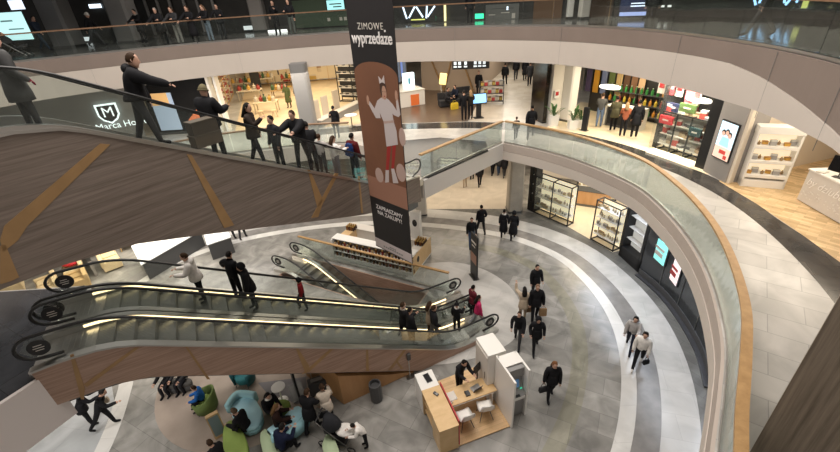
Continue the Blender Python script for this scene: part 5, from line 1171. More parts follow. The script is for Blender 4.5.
def sofa(px, py, rz, label, mat, w=1.5, z=0):
    r = thing('sofa', label, 'sofa', (px, py, .006), rz)
    m = MB(); m.box((0, 0, .22), (w, .85, .3)); m.build('base', mat, r, bevel=.03); m = MB(); m.box((0, .36, .55), (w, .2, .5)); m.build('backrest', mat, r, bevel=.05)
    for s in (-1, 1): m = MB(); m.box((s * (w / 2 - .09), 0, .45), (.18, .85, .3)); m.build('armrest', mat, r, bevel=.04)
    for s in (-1, 1): m = MB(); m.box((s * (w / 4 - .04), -.05, .44), (w / 2 - .22, .62, .14)); m.build('seat_cushion', mat, r, bevel=.04)
    return r
a_ = at(83, 247, 0); b_2 = at(97, 276, 0); pt_ = thing('room_divider', 'grey low divider through the cushion shop', 'divider', (a_.x, a_.y, .006), atan2(b_2.y - a_.y, b_2.x - a_.x)); L = hypot(b_2.x - a_.x, b_2.y - a_.y)
m = MB(); m.box((L / 2, 0, .45), (L, .12, .9)); m.build('panel', M_gwall, pt_); m = MB(); m.box((L / 2, 0, .92), (L, .18, .05)); m.build('cap_rail', M_dsteel, pt_)
DT = Vector((b_2.x - a_.x, b_2.y - a_.y)) / L; DNn = Vector((DT.y, -DT.x)); DNn = DNn if DNn.x > 0 else -DNn
def dv(f, o): q = Vector((a_.x, a_.y)) + DT * (L * f) + DNn * o; return q
for f, o, w_s, lb, mt in ((1.08, -.75, 1.3, 'tan sofa in front of the divider in the cushion shop', M_cush2), (.42, -.75, 1.7, 'cream sofa under the red cushion in the cushion shop', M_cush), (.95, -1.9, 1.5, 'cream sofa nearest the landing edge in the cushion shop', M_cush), (.55, -3.2, 1.6, 'cream sofa far left in the cushion shop, half behind the flank', M_cush), (.85, .80, 1.6, 'cream sofa right of the divider in the cushion shop', M_cush), (.25, .80, 1.7, 'cream sofa at the back of the cushion shop', M_cush)):
    q = dv(f, o)
    if 'red cushion' in lb: q = Vector(xy(72, 266, .45)); RQ = q
    sofa(q.x, q.y, atan2(DT.y, DT.x) + (pi if o > 0 else 0), lb, mt, w_s)
p = RQ; rc = thing('cushion', 'bright red cushion on a cream sofa in the cushion shop', 'cushion', (p.x, p.y, .53)); m = MB(); m.ell((0, 0, .16), (.45, .36, .17), 14, 8); m.build('cover', P('red_cloth', (.50, .02, .03), .7), rc, True); m = MB(); m.ell((.35, .25, .3), (.3, .3, .14), 12, 8); m.build('ruffle', P('red_cloth2', (.6, .12, .12), .7), rc, True)
p = dv(.55, 2.1); sf = thing('low_table', 'tan wooden low table between the sofas of the cushion shop', 'table', (p.x, p.y, .006), .5); m = MB(); m.box((0, 0, .4), (1.2, .7, .05)); m.build('table_top', M_ply, sf)
for sx in (-1, 1):
    for sy in (-1, 1): m = MB(); m.box((sx * .54, sy * .3, .19), (.05, .05, .38)); m.build('leg', M_ply, sf)
area('cushion_shop_light', (-15, 17, 4.0), 5, 5, 260, (1, .88, .66))

# ================================================================ MIDDLE GALLERY, RIGHT SIDE
ZM = MZ + .006
def frame2(a, b): a, b = Vector(a), Vector(b); u = (b - a).normalized(); return a, u, Vector((-u.y, u.x)), (b - a).length, atan2(u.y, u.x)
# --- drinks shop: A..B is its open front, the shop lies to the left of that direction
A, U, N, L, RZ = frame2((7.95, 21.3), (10.46, 17.65))
def dp(x, y, z=0): p = A + U * x + N * y; return (p.x, p.y, ZM + z)
struct_back = MB(); a_, b_ = A + N * 4.4 - U * 1.5, A + N * 4.4 + U * (L + 1.2); struct_back.ribbon([a_, b_], .06, MZ, 8.92); struct(struct_back.build('wall_drinks', M_dwall))
wl = MB(); wl.ribbon([A + U * (L + .05) + N * .6, A + U * (L + .05) + N * 4.4], .06, MZ, 8.92); struct(wl.build('wall_drinks_side', M_dwall))
for k, c in enumerate(((.33, .05, .05), (.13, .125, .12), (.07, .05, .12), (.60, .30, .03), (.16, .20, .36), (.12, .16, .05), (.55, .38, .17), (.12, .06, .03), (.2, .1, .05), (.62, .42, .25))):
    nm = ('red', 'grey', 'dark violet', 'orange', 'slate blue', 'moss green', 'ochre', 'dark brown', 'chestnut', 'cream patterned')[k]
    q = onplane(575 + k * 7.6, 69 + k * .9, A + N * 4.2, U); r = thing('wall_banner', 'hanging %s fabric strip on the back wall of the drinks shop' % nm, 'banner', (q.x, q.y, q.z - 1.15), RZ)
    m = MB(); m.box((0, 0, .62), (.34, .02, 1.25)); m.build('fabric', P('strip_%d' % k, c, .7), r); m = MB(); m.tube([(-.19, 0, 1.25), (.19, 0, 1.25)], .015, 6); m.build('rod', M_dsteel, r)
bk_ = [bottle_kind(.05, .26, c, d, 'bottle', 'dk%d' % i) for i, (c, d) in enumerate((((.04, .22, .05), (.5, .5, .45)), ((.50, .22, .03), (.1, .08, .05)), ((.55, .42, .05), (.3, .05, .04)), ((.28, .03, .03), (.5, .4, .2))))]
r = thing('wall_shelving', 'dark wall shelving with coloured bottles at the back of the drinks shop', 'shelving', dp(-.2, 3.95), RZ)
for x in (0, 1.7, 3.4, 5.1): m = MB(); m.box((x, .18, .85), (.05, .36, 1.7)); m.build('upright', M_black, r)
for z in (.3, .85, 1.4): m = MB(); m.box((2.55, .18, z), (5.1, .36, .03)); m.build('shelf', M_dgrey, r)
for si, z in enumerate((.3, .85, 1.4)):
    for k in range(18):
        kd = bk_[0] if si == 2 and k < 10 else bk_[1 + (k + si) % 3] if k > 8 else bk_[(k * 3 + si) % 4]
        lb = ('green', 'orange', 'yellow', 'dark red')[bk_.index(kd)] + ' bottle on the %s shelf of the drinks shop back wall' % ('lowest', 'middle', 'highest')[si]
        goods_box(kd, lb, 'bottles on the drinks shop back wall', dp(-.05 + k * .29, 4.08, z + .016), 0, (1.5, 1.5, 1.4), 'bottle')
r = thing('bar_counter', 'dark serving counter with white surround in the drinks shop', 'counter', dp(1.0, 2.2), RZ)
m = MB(); m.box((.9, .3, .52), (1.7, .6, 1.0)); m.build('body', M_dgrey, r); m = MB(); m.box((.9, .28, 1.05), (1.95, .72, .07)); m.box((-.04, .28, .52), (.07, .72, 1.04)); m.box((1.84, .28, .52), (.07, .72, 1.04)); m.build('white_surround', M_white, r)
for x in (.35, .9, 1.45): m = MB(); m.box((x, -.012, .5), (.45, .02, .7)); m.build('front_panel', M_black, r)
def ring_lamp(loc, label, R1, R2, rz):
    r = thing('ring_lamp', label, 'lamp', loc, rz); m = MB(); m.tube([(R1 * cos(a), R2 * sin(a), 0) for a in frange(0, 2 * pi, 28)[:-1]], .07, 8, True); m.build('ring', P('ring_white', (1, .97, .9), .4, emit=1.6), r, True)
    for a in (.6, 2.5, 4.5): m = MB(); m.tube([(R1 * cos(a), R2 * sin(a), .05), (R1 * cos(a), R2 * sin(a), 8.91 - loc[2])], .006, 5); m.build('cable', M_dgrey, r)
q = onplane(610, 87, A + N * 2.4, U); ring_lamp((q.x, q.y, q.z), 'white oval ring lamp above the counter of the drinks shop', .50, .30, RZ)
area('drinks_shop_light', dp(2.2, 1.6, 3.4), 3.4, 2.4, 230, (1, .86, .62), (0, 0, RZ))
def planter(px, py, label, H=.55, n=16, col=(.05, .13, .03)):
    p = at(px, py, MZ); r = thing('potted_plant', label, 'plant', (p.x, p.y, ZM)); rnd = random.Random(px)
    m = MB(); m.loft([[(x * f, y * f, z) for x, y in ((-.24, -.2), (.24, -.2), (.24, .2), (-.24, .2))] for z, f in ((0, .85), (H, 1), (H, .9), (H - .05, .88))]); m.build('planter', M_white, r)
    m = MB()
    for k in range(n):
        a = rnd.uniform(0, 2 * pi); rr = rnd.uniform(.15, .42); h = H + rnd.uniform(.15, .6); c = Vector((rr * cos(a), rr * sin(a), h)); t = Vector((cos(a), sin(a), .35)).normalized(); s_ = Vector((-sin(a), cos(a), 0)) * .06
        b0 = Vector((.05 * cos(a), .05 * sin(a), H - .04)); m.loft([[b0 - s_ * .2, b0 + s_ * .2, b0 + Vector((0, 0, .01))], [c - s_, c + s_, c + Vector((0, 0, .02))], [c + t * .16 - s_ * .1, c + t * .16 + s_ * .1, c + t * .16 + Vector((0, 0, .005))]])
    m.build('leaves', P('leaf_green', col, .6, vary=.3), r); return r
planter(553, 126, 'potted plant in a white planter left of the white pillar on the middle gallery', .6)
planter(572, 129, 'potted plant in a white planter at the entrance of the drinks shop', .5)
planter(580, 127.5, 'second potted plant at the entrance of the drinks shop, next to the black post', .45)
p = at(584, 130.5, MZ); r = thing('post', 'black rectangular post at the entrance of the drinks shop', 'post', (p.x, p.y, ZM), RZ); m = MB(); m.box((0, 0, .6), (.28, .16, 1.2)); m.build('body', M_black, r, bevel=.01); m = MB(); m.box((0, 0, .01), (.4, .28, .02)); m.build('foot', M_dsteel, r)
p = at(566, 122, MZ); column((p.x + .15, p.y + .35), .34, MZ, 8.92, M_white, 'white square pillar left of the drinks shop', rz=RZ)

# --- shop with boxed goods behind a window
A, U, N, L, RZ = frame2((10.52, 17.5), (11.42, 15.25))
def qp(x, y, z=0): p = A + U * x + N * y; return (p.x, p.y, ZM + z)
b = MB(); b.ribbon([A + N * 3.4 - U * .4, A + N * 3.4 + U * (L + .4)], .06, MZ, 8.92); struct(b.build('wall_goods', M_dwall))
pt2 = thing('shop_portal', 'black portal framing the window of the boxed goods shop', 'shop front', qp(0, 0), RZ)
m = MB(); m.box((L + .02, .3, 1.74), (.42, .6, 3.48)); m.build('side_pier', M_black, pt2); m = MB(); m.box((L / 2, .3, 3.30), (L, .5, .36)); m.build('header', M_black, pt2); m = MB(); m.box((L / 2 - .1, .05, .05), (L - .3, .5, .10)); m.build('lit_plinth', P('lit_cream', (1, .9, .68), .5, emit=.9), pt2)
m = MB(); m.box((L / 2 - .1, -.10, 1.55), (L - .3, .012, 2.9)); m.build('pane', M_cabglass, pt2)
kg = [twotone(.34, .2, .22, (.62, .58, .52), (.3, .28, .27), 'boxed_appliance', 'bx1'), twotone(.28, .2, .16, (.12, .12, .13), (.55, .55, .55), 'carton', 'bx2'), twotone(.2, .2, .3, (.5, .06, .05), (.7, .65, .6), 'carton', 'bx3'), twotone(.3, .22, .2, (.5, .38, .25), (.18, .12, .08), 'carton', 'bx4')]
cabinet(qp(.05, .35)[:2], qp(L - .35, .35)[:2], .55, 1.75, (.35, .8, 1.25, 1.70), 'stepped display shelving with boxed goods in the shop window', 3, kg, 7, 'boxed goods in the shop window', 'boxed article on the %s shelf of the goods shop window', z=MZ, back=M_offw, name='display_shelving')
for k, (x, z, c, w_, lb) in enumerate(((.32, 1.80, (.02, .025, .07), .62, 'navy'), (.30, 1.28, (.55, .03, .04), .60, 'bright red'), (1.12, 1.95, (.10, .17, .05), .70, 'olive green'), (1.68, 1.08, (.02, .06, .07), .50, 'dark teal'))):
    r = thing('sign_box', '%s branded box panel in the goods shop window' % lb, 'sign', qp(x, .30 if k != 0 else .5, z - .0), RZ); m = MB(); m.box((0, 0, .15), (w_, .1, .34)); m.build('panel', P('sgb_%d' % k, c, .4), r); m = MB(); m.box((0, -.055, .15), (w_ * .45, .012, .06)); m.build('print', M_offw, r)
for k, (px, py, c) in enumerate(((671, 88, (.60, .05, .06)), (680, 90, (.70, .66, .6)), (689, 98, (.62, .07, .08)), (662, 87, (.66, .6, .55)), (697, 97, (.66, .5, .48)))):
    q = onplane(px, py, A + N * (.85 + .3 * (k % 2)), U); r = thing('hanging_poster', '%s promotional poster hanging %s in the goods shop' % ('red' if c[1] < .3 else 'white', ('above the olive panel', 'in the middle', 'right of the middle one', 'at the far left', 'at the right end')[k]), 'poster', (q.x, q.y, q.z - .3), RZ)
    m = MB(); m.box((0, 0, .3), (.36, .02, .56)); m.build('sheet', P('post_%d' % k, c, .5), r); m = MB(); m.box((0, -.013, .36), (.26, .006, .2)); m.build('print', M_offw if c[1] < .3 else M_red, r); m = MB(); m.tube([(-.15, 0, .57), (-.15, 0, 8.91 - q.z + .3)], .004, 5); m.build('cord', M_dgrey, r); m = MB(); m.tube([(.15, 0, .57), (.15, 0, 8.91 - q.z + .3)], .004, 5); m.build('cord', M_dgrey, r)
q = onplane(699, 100, A + N * .75, U); ring_lamp((q.x, q.y, q.z), 'white oval ring lamp in the boxed goods shop', .45, .2, RZ)
area('goods_front_fill', qp(.9, .12, 3.05), 1.8, .3, 260, (1, .92, .78), (radians(24), 0, RZ))  # extra tilted light, added to brighten the window shelves
area('goods_back_light', qp(.9, 1.8, 3.4), 1.8, 1.4, 90, (1, .92, .78), (0, 0, RZ))

# --- grey pier with the advertising screen
A, U, N, L, RZ = frame2((11.40, 14.95), (11.46, 13.75))
m = MB(); m.box((L / 2, .45, 1.75), (L, .9, 3.5)); pr = m.build('wall_pier', M_gwall); pr.location = (A.x, A.y, MZ + .004); pr.rotation_euler = (0, 0, RZ); struct(pr)
def plane_rect(P0, u, quad):
    """centre, width and height of an upright rectangle measured in the plane P0, u"""
    P0 = Vector(P0); u = Vector(u).normalized(); ss = []; zz = []
    for px, py in quad: q = onplane(px, py, P0, u); ss.append((Vector((q.x, q.y)) - P0).dot(u)); zz.append(q.z)
    ss2 = sorted(ss); zz2 = sorted(zz); n = len(ss) // 2
    lo, hi = sum(ss2[:n]) / n, sum(ss2[n:]) / n; zl, zh = sum(zz2[:n]) / n, sum(zz2[n:]) / n
    c = P0 + u * ((lo + hi) / 2); return c, (zl + zh) / 2, hi - lo, zh - zl, atan2(u.y, u.x)
c, zc, w_, h_, rz = plane_rect(A, U, [(712.5, 155), (728.5, 161.7), (725.3, 120.7), (741, 125)])
nn = Vector((-N.x, -N.y))
ad = thing('advertising_screen', 'upright lit advertising screen on the grey pier', 'screen', (c.x + nn.x * .03, c.y + nn.y * .03, zc - h_ / 2), rz)
m = MB(); m.box((0, 0, h_ / 2), (w_ + .06, .06, h_ + .06)); m.build('frame', M_black, ad)
m = MB(); m.box((0, -.034, h_ * .66), (w_, .008, h_ * .66)); m.build('picture', P('ad_sky', (.62, .80, .90), .4, emit=.8), ad)
m = MB(); m.box((0, -.034, h_ * .165), (w_, .008, h_ * .32)); m.build('lower_picture', P('ad_peach', (.80, .58, .48), .4, emit=.6), ad)
ADS = P('ad_skin', (.75, .45, .35), .5, emit=.45); ADH = P('ad_hair', (.04, .03, .04), .5); ADB = P('ad_blue', (.35, .65, .85), .5, emit=.6)
for x, z, s_ in ((-.2, .68, 1), (.2, .66, 1), (.02, .72, 1)):
    k = MB(); k.loft([[(x * w_ + .13 * w_ * cos(a), -.04 - d, z * h_ + .085 * h_ * sin(a) + .03) for a in frange(0, 2 * pi, 14)[:-1]] for d in (0, .003)]); k.build('printed_hair', ADH, ad)
    k = MB(); k.loft([[(x * w_ + .095 * w_ * cos(a), -.044 - d, z * h_ + .06 * h_ * sin(a)) for a in frange(0, 2 * pi, 14)[:-1]] for d in (0, .003)]); k.build('printed_face', ADS, ad)
k = MB(); k.loft([[(x * w_, -.046 - d, z * h_) for x, z in ((-.3, .36), (.3, .36), (.22, .60), (-.2, .60))] for d in (0, .003)]); k.build('printed_shirt', ADB, ad)
k = MB(); k.box((.05 * w_, -.042, .2 * h_), (.4 * w_, .006, .1 * h_)); k.box((.28 * w_, -.042, .08 * h_), (.2 * w_, .006, .1 * h_)); k.build('printed_bag', P('ad_red', (.6, .05, .04), .5, emit=.3), ad)

# --- alcove with the white shelf and the white counter
struct_w = MB(); struct_w.ribbon([(11.52, 13.72), (12.3, 14.05), (17.5, 15.6), (18.2, 6)], .06, MZ, 8.92); struct(struct_w.build('wall_alcove', M_cwall))
A, U, N, L, RZ = frame2((11.78, 13.42), (12.98, 12.92))
ws = thing('white_shelf', 'white lit three tier shelf in the parquet alcove', 'shelf', (A.x, A.y, ZM), RZ)
m = MB(); m.box((.03, .22, 1.1), (.06, .44, 2.2)); m.box((L - .03, .22, 1.1), (.06, .44, 2.2)); m.box((L / 2, .43, 1.1), (L, .03, 2.2)); m.build('carcass', M_white, ws)
m = MB(); m.box((L / 2, .21, .14), (L, .42, .28)); m.build('base_drawer', M_white, ws, bevel=.008); m = MB(); m.box((L / 2, .21, 2.08), (L + .04, .46, .26)); m.build('header', M_white, ws, bevel=.008)
LIT = P('shelf_glow', (1, .86, .62), .5, emit=.55)
for z in (.42, .95, 1.48):
    m = MB(); m.box((L / 2, .2, z), (L - .1, .42, .12)); m.build('tier', M_white, ws, bevel=.006); m = MB(); m.box((L / 2, .41, z + .28), (L - .12, .015, .40)); m.build('lit_back', LIT, ws)
ko = [twotone(.13, .1, .09, (.58, .32, .06), (.4, .2, .04), 'trinket_box', 'tr1'), twotone(.16, .08, .16, (.35, .34, .33), (.62, .6, .56), 'picture_card', 'tr2'), bottle_kind(.04, .12, (.3, .2, .1), (.5, .4, .2), 'figurine', 'tr3')]
R_ = Matrix.Rotation(RZ, 3, 'Z')
for si, z in enumerate((.485, 1.015, 1.545)):
    for k in range(6):
        q = R_ @ Vector((.15 + k * .2, .13 + .1 * (k % 2), z)); kd = ko[(k + si) % 3]
        goods_box(kd, '%s on the %s tier of the white shelf' % (('small orange trinket box', 'grey picture card', 'little bottle figurine')[(k + si) % 3], ('lowest', 'middle', 'top')[si]), 'trinkets on the white shelf', (A.x + q.x, A.y + q.y, ZM + q.z), RZ + .2 * (k % 3 - 1), (1.2, 1.2, 1.2), 'trinket')
A, U, N, L, RZ = frame2((12.80, 12.15), (12.62, 9.4))
wc2 = thing('sales_counter', 'white sales counter with white script lettering on the parquet floor', 'counter', (A.x, A.y, ZM), RZ)
m = MB(); m.box((L / 2, .38, .55), (L, .74, 1.06)); m.build('body', P('counter_white', (.66, .62, .58), .45, vary=.03), wc2, bevel=.01); m = MB(); m.box((L / 2, .38, 1.10), (L + .04, .80, .05)); m.build('counter_top', M_white, wc2, bevel=.006); m = MB(); m.box((L / 2, .38, .015), (L - .1, .66, .03)); m.build('kick_plate', M_dgrey, wc2)
t_ = text('script_lettering', 'by dziubeka', .36, P('script_white', (.95, .93, .9), .4), wc2, (.95, -.012, .74), (pi / 2, 0, 0), fat=-.004, shear=.35); 
m = MB(); rnd = random.Random(5)
for k in range(60): m.box((rnd.uniform(.1, 2.0), -.006, rnd.uniform(.22, .50)), (rnd.uniform(.02, .06), .006, rnd.uniform(.015, .035)), 0, rnd.uniform(-1, 1))
m.build('sparkle_pattern', P('sparkle', (.8, .78, .74), .4), wc2)
mn = thing('till_monitor', 'black till monitor on the white sales counter', 'monitor', (12.98, 11.35, ZM + 1.126), radians(-70)); m = MB(); m.box((0, 0, .01), (.24, .2, .02)); m.build('base', M_dgrey, mn); m = MB(); m.tube([(0, 0, .02), (0, .02, .2)], .02, 6); m.build('neck', M_dgrey, mn); m = MB(); m.box((0, .0, .40), (.62, .05, .48), 0, 0, -.15); m.build('screen', M_blackg, mn)
nb = thing('note_pad', 'white note pad and tray lying on the white sales counter', 'note pad', (12.9, 11.8, ZM + 1.126), .4); m = MB(); m.box((0, 0, .02), (.3, .22, .04)); m.build('tray', M_offw, nb); m = MB(); m.box((0, 0, .05), (.2, .15, .02), .3); m.build('paper', M_white, nb)
pl = thing('wall_plaque', 'small green plaque on the cream wall behind the sales counter', 'sign', (14.9, 14.73, MZ + 1.9), .29); m = MB(); m.box((0, 0, 0), (.3, .04, .36)); m.build('plate', P('plaque_green', (.03, .14, .07), .4), pl); m = MB(); m.box((0, -.025, .02), (.16, .01, .08)); m.build('print', M_offw, pl)
area('alcove_light', (13.2, 11.6, 8.4), 2.6, 4, 125, (1, .86, .66))

# ================================================================ MIDDLE GALLERY, BACK
# white counter with lit display
A = Vector((-.75, 28.3)); A, U, N, L, RZ = frame2((-.95, 28.2), (.9, 29.0))
wk = thing('promotion_counter', 'white promotion counter with a lit display and an orange panel', 'counter', (A.x, A.y, ZM), RZ)
m = MB(); m.box((L / 2, 1.3, .5), (L, 2.6, 1.0)); m.build('body', M_white, wk, bevel=.02); m = MB(); m.box((L / 2, 1.3, 1.03), (L + .06, 2.66, .05)); m.build('counter_top', M_offw, wk); m = MB(); m.box((L * .62, -.012, .42), (.62, .03, .72)); m.build('orange_panel', P('orange_panel', (.85, .20, .05), .5), wk)
ld = thing('lit_display', 'glowing white display box standing on the promotion counter', 'display', (A.x + U.x * 1.2 + N.x * .8, A.y + U.y * 1.2 + N.y * .8, ZM + 1.058), RZ)
m = MB(); m.box((0, 0, .52), (.8, .25, 1.0)); m.build('light_box', P('cool_white', (.75, .95, 1), .5, emit=1.6), ld, bevel=.02); m = MB(); m.box((0, -.13, .5), (.16, .01, .4)); m.build('emblem', P('emblem_blue', (.1, .35, .5), .5), ld)
rp_ = thing('display_case', 'low glass case on the right of the promotion counter', 'display', (A.x + U.x * 1.55 + N.x * 1.7, A.y + U.y * 1.55 + N.y * 1.7, ZM + 1.058), RZ); m = MB(); m.box((0, 0, .05), (.5, 1.3, .08)); m.build('base', M_white, rp_); m = MB(); m.box((0, 0, .22), (.46, 1.24, .26)); m.build('glass_cover', M_cabglass, rp_); m = MB(); m.box((0, -.3, .14), (.2, .3, .08)); m.box((0, .25, .14), (.2, .3, .08)); m.build('samples', P('cool_lit', (.6, .8, .9), .5, emit=.6), rp_)
# bluish shop on the left of the passage
cs = thing('shop_window', 'cool lit shop window behind the promotion counter', 'shop window', (-2.9, 33.5, ZM), radians(60))
m = MB(); m.box((2.5, 0, 1.7), (5, .05, 3.1)); m.build('pane', P('cool_window', (.30, .36, .46), .25, emit=.35, vary=.5, scale=1.2), cs)
for k in range(6): m = MB(); m.box((k, -.05, 1.7), (.06, .08, 3.3)); m.build('mullion', M_offw, cs)
m = MB(); m.box((2.5, -.05, .1), (5, .12, .2)); m.build('plinth', M_grey, cs)
for x in (.5, 2.5, 4.2): m = MB(); m.box((x, -.04, 1.5), (.45, .02, 1.8)); m.build('lit_panel', P('cool_panel', (.25, .35, .75), .5, emit=.7), cs)
# touch terminal
p = at(478.5, 118, MZ); tm = thing('touch_terminal', 'black touch terminal with a bright blue screen', 'terminal', (p.x, p.y, ZM), radians(8))
m = MB(); m.box((0, 0, .02), (.55, .4, .04)); m.build('base', M_black, tm); m = MB(); m.box((0, 0, .5), (.3, .12, .95)); m.build('pillar', M_black, tm); m = MB(); m.box((0, -.02, 1.15), (.95, .07, .62), 0, 0, -.25); m.build('housing', M_black, tm, bevel=.01); m = MB(); m.box((0, -.06, 1.16), (.86, .02, .5), 0, 0, -.25); m.build('screen', P('blue_screen', (.25, .55, .95), .4, emit=1.3), tm)
# sitting corner
for px, py, w__, lb in ((449, 106, 1.4, 'dark bench with two seated people on the middle gallery'), (463, 100, 1.2, 'dark armchair behind the seated people on the middle gallery')):
    p = at(px, py, MZ); r = thing('lounge_bench', lb, 'bench', (p.x, p.y, ZM), .2); m = MB(); m.box((0, 0, .24), (w__, .6, .4)); m.build('seat', cmat(CHAR), r, bevel=.03); m = MB(); m.box((0, .32, .6), (w__, .14, .5)); m.build('backrest', cmat(CHAR), r, bevel=.03)
p = at(454, 108, MZ); handbag((p.x, p.y - .35, ZM), 'yellow shopping bag on the floor by the seated people', (.62, .45, .04), .3, .5, .42, .2, .14, 'shopping_bag')
p = at(441.5, 103, MZ); fl_ = thing('floor_lamp', 'white floor lamp with a glowing yellow shade by the seating corner', 'lamp', (p.x, p.y, ZM)); m = MB(); m.cyl((0, 0, 0), .22, .03, 18); m.build('base', M_white, fl_); m = MB(); m.tube([(0, 0, .03), (0, 0, 1.2), (.1, 0, 1.45)], .016, 6); m.build('pole', M_white, fl_); m = MB(); m.box((.15, 0, 1.6), (.45, .3, .7), 0, .15); m.build('lamp_shade', P('yellow_shade', (1, .78, .3), .5, emit=1.0), fl_, bevel=.02)
p = at(491, 104, MZ); rk = thing('merchandise_rack', 'small rack of coloured goods in front of the beige wall', 'rack', (p.x, p.y, ZM), -.2)
m = MB()
for x in (-.8, .8): m.box((x, 0, .75), (.05, .4, 1.5))
for z in (.2, .7, 1.2): m.box((0, 0, z), (1.6, .4, .03))
m.build('frame', M_dgrey, rk)
km = [twotone(.2, .15, .3, (.5, .06, .06), (.6, .55, .5), 'carton', 'rk1'), twotone(.2, .15, .32, (.62, .58, .5), (.3, .3, .3), 'carton', 'rk2'), twotone(.18, .15, .28, (.55, .4, .1), (.2, .12, .05), 'carton', 'rk3')]
for si, z in enumerate((.217, .717, 1.217)):
    for k in range(6): goods_box(km[(k + si) % 3], '%s carton on the %s level of the small rack' % (('red', 'white', 'yellow')[(k + si) % 3], ('lowest', 'middle', 'top')[si]), 'cartons on the small rack', (p.x - .62 + k * .25, p.y, ZM + z), 0, (1, 1, 1), 'merchandise')
# overhead wayfinding sign
c, zc, w_, h_, rz = plane_rect((2.5, 29.5), (1, -.15), [(452, 61), (452.5, 68), (489.5, 60), (489.5, 67)])
os_ = thing('overhead_sign', 'long black overhead wayfinding sign under the upper gallery', 'sign', (c.x, c.y, min(zc, 8.2)), rz); m = MB(); m.box((0, 0, 0), (w_, .1, .62)); m.build('panel', M_black, os_)
for x in (-.42, -.3, -.14, .12, .24, .36): m = MB(); m.box((x * w_, -.055, .08), (.07 * w_, .012, .2)); m.box((x * w_, -.055, -.14), (.09 * w_, .012, .1)); m.build('pictogram', P('sign_white', (.7, .8, .85), .5, emit=.7), os_)
for x in (-.4, .4): m = MB(); m.tube([(x * w_, 0, .3), (x * w_, 0, 8.93 - min(zc, 8.2))], .015, 6); m.build('hanger', M_dgrey, os_)
# beige wall with brown diagonal battens, corridor walls
m = MB(); m.ribbon([(.9, 34.0), (5.0, 31.9), (11.3, 47)], .1, MZ, 8.92); struct(m.build('wall_corridor_left', P('beige_panel', (.40, .31, .235), .6, vary=.04, scale=.5)))
u_ = Vector((4.1, -2.1)).normalized()
for q, (x0, x1) in enumerate(((.4, 1.9), (2.9, 1.9), (3.0, 4.3))):
    a = Vector((.9, 34.0)) + u_ * x0; b = Vector((.9, 34.0)) + u_ * x1; nb_ = Vector((u_.y, -u_.x)) * .13
    m = MB(); m.tube([(a.x + nb_.x, a.y + nb_.y, 8.5), (b.x + nb_.x, b.y + nb_.y, MZ + .05)], .07, 4); struct(m.build('trim_%d' % (20 + q), M_ochre))
m = MB(); m.ribbon([(7.35, 22.75), (7.0, 24.0), (7.9, 27.2), (10.2, 35), (14, 50)], .12, MZ, 8.92); struct(m.build('wall_corridor_right', P('black_gloss_wall', (.018, .015, .013), .15, vary=.4, scale=1.5)))
m = MB(); m.ribbon([(7.55, 22.75), (8.15, 23.0), (9.5, 26)], .1, MZ, 8.92); struct(m.build('wall_corridor_end', M_offw))
slab('floor', [[(3.3, 24.15), (6.2, 23.0), (6.95, 24.2), (10.1, 35), (13.5, 48), (11.3, 47), (5.1, 32), (4.4, 28)]], MZ, MZ + .006, [tile('corridor_stone', (.55, .49, .40), (.6, .54, .45), (.45, .4, .33), 1.2, .8, .25, .006, .3, .12, .8)] * 3)
fe = thing('fire_notice', 'small red safety notice on the white wall by the corridor', 'sign', (7.85, 22.72, MZ + 1.6), radians(22)); m = MB(); m.box((0, -.06, 0), (.3, .03, .42)); m.build('plate', M_white, fe); m = MB(); m.box((0, -.08, .02), (.2, .012, .2)); m.build('symbol', M_red, fe)

# ================================================================ MIDDLE GALLERY, LEFT SIDE
m = MB(); m.ribbon([(-30, 17.6), (-16.1, 24.6)], .1, MZ, 8.92); struct(m.build('wall_stone_left', P('grey_stone_wall', (.27, .265, .25), .5, vary=.15, scale=.7)))
c, zc, w_, h_, rz = plane_rect((-18, 23.5), (13.9, 7.0), [(98, 104), (98, 123), (119, 103), (119, 121)])
ms = thing('shop_sign', 'lit white M shield sign with the shop name on the grey stone wall', 'sign', (c.x + .06, c.y - .12, zc), rz)
shp = [(-.5, .5), (.5, .5), (.5, -.1), (.34, -.36), (0, -.56), (-.34, -.36), (-.5, -.1)]
m = MB(); m.loft([[(x * w_ * 1.06, d, z * h_ * 1.06) for x, z in shp] for d in (-.02, .02)]); m.build('shield_edge', P('sign_glow', (.85, .95, .95), .5, emit=1.5), ms)
m = MB(); m.loft([[(x * w_ * .88, -.035 + d, z * h_ * .88) for x, z in shp] for d in (0, .012)]); m.build('shield', M_dgrey, ms)
text('letter', 'M', h_ * .78, P('letter_glow', (.9, .97, .97), .5, emit=1.3), ms, (0, -.045, .05), (pi / 2, 0, 0))
text('shop_name', 'Marca Home', w_ * .50, P('letter_glow', (.9, .97, .97), .5, emit=1.3), ms, (.45, -.045, -h_ * .70), (pi / 2, 0, 0))
# dark window with the orange poster, white door frame
pw = thing('shop_window', 'dark shop window with an orange poster left of the home store', 'shop window', (-15.9, 25.4, ZM), .0)
m = MB(); m.box((1.95, .06, 1.65), (3.9, .06, 3.2)); m.build('pane', M_blackg, pw); m = MB(); m.box((1.95, .0, .06), (3.9, .18, .12)); m.box((1.95, 0, 3.3), (3.9, .2, .3)); m.build('frame', M_dgrey, pw)
m = MB(); m.box((1.0, -.0, 1.35), (1.3, .04, 2.2)); m.build('pale_poster', P('poster_pale', (.45, .55, .70), .5, emit=.45), pw); m = MB(); m.loft([[(x, .0 + d, z) for x, z in ((2.2, .2), (3.7, .2), (3.7, 1.3), (3.0, 1.5), (2.2, .8))] for d in (0, .03)]); m.build('orange_poster', P('poster_orange', (.75, .22, .10), .5, emit=.35), pw)
m = MB(); m.box((.9, -.01, 2.1), (1.0, .05, .7)); m.build('amber_panel', P('poster_amber', (.85, .5, .2), .5, emit=.5), pw)
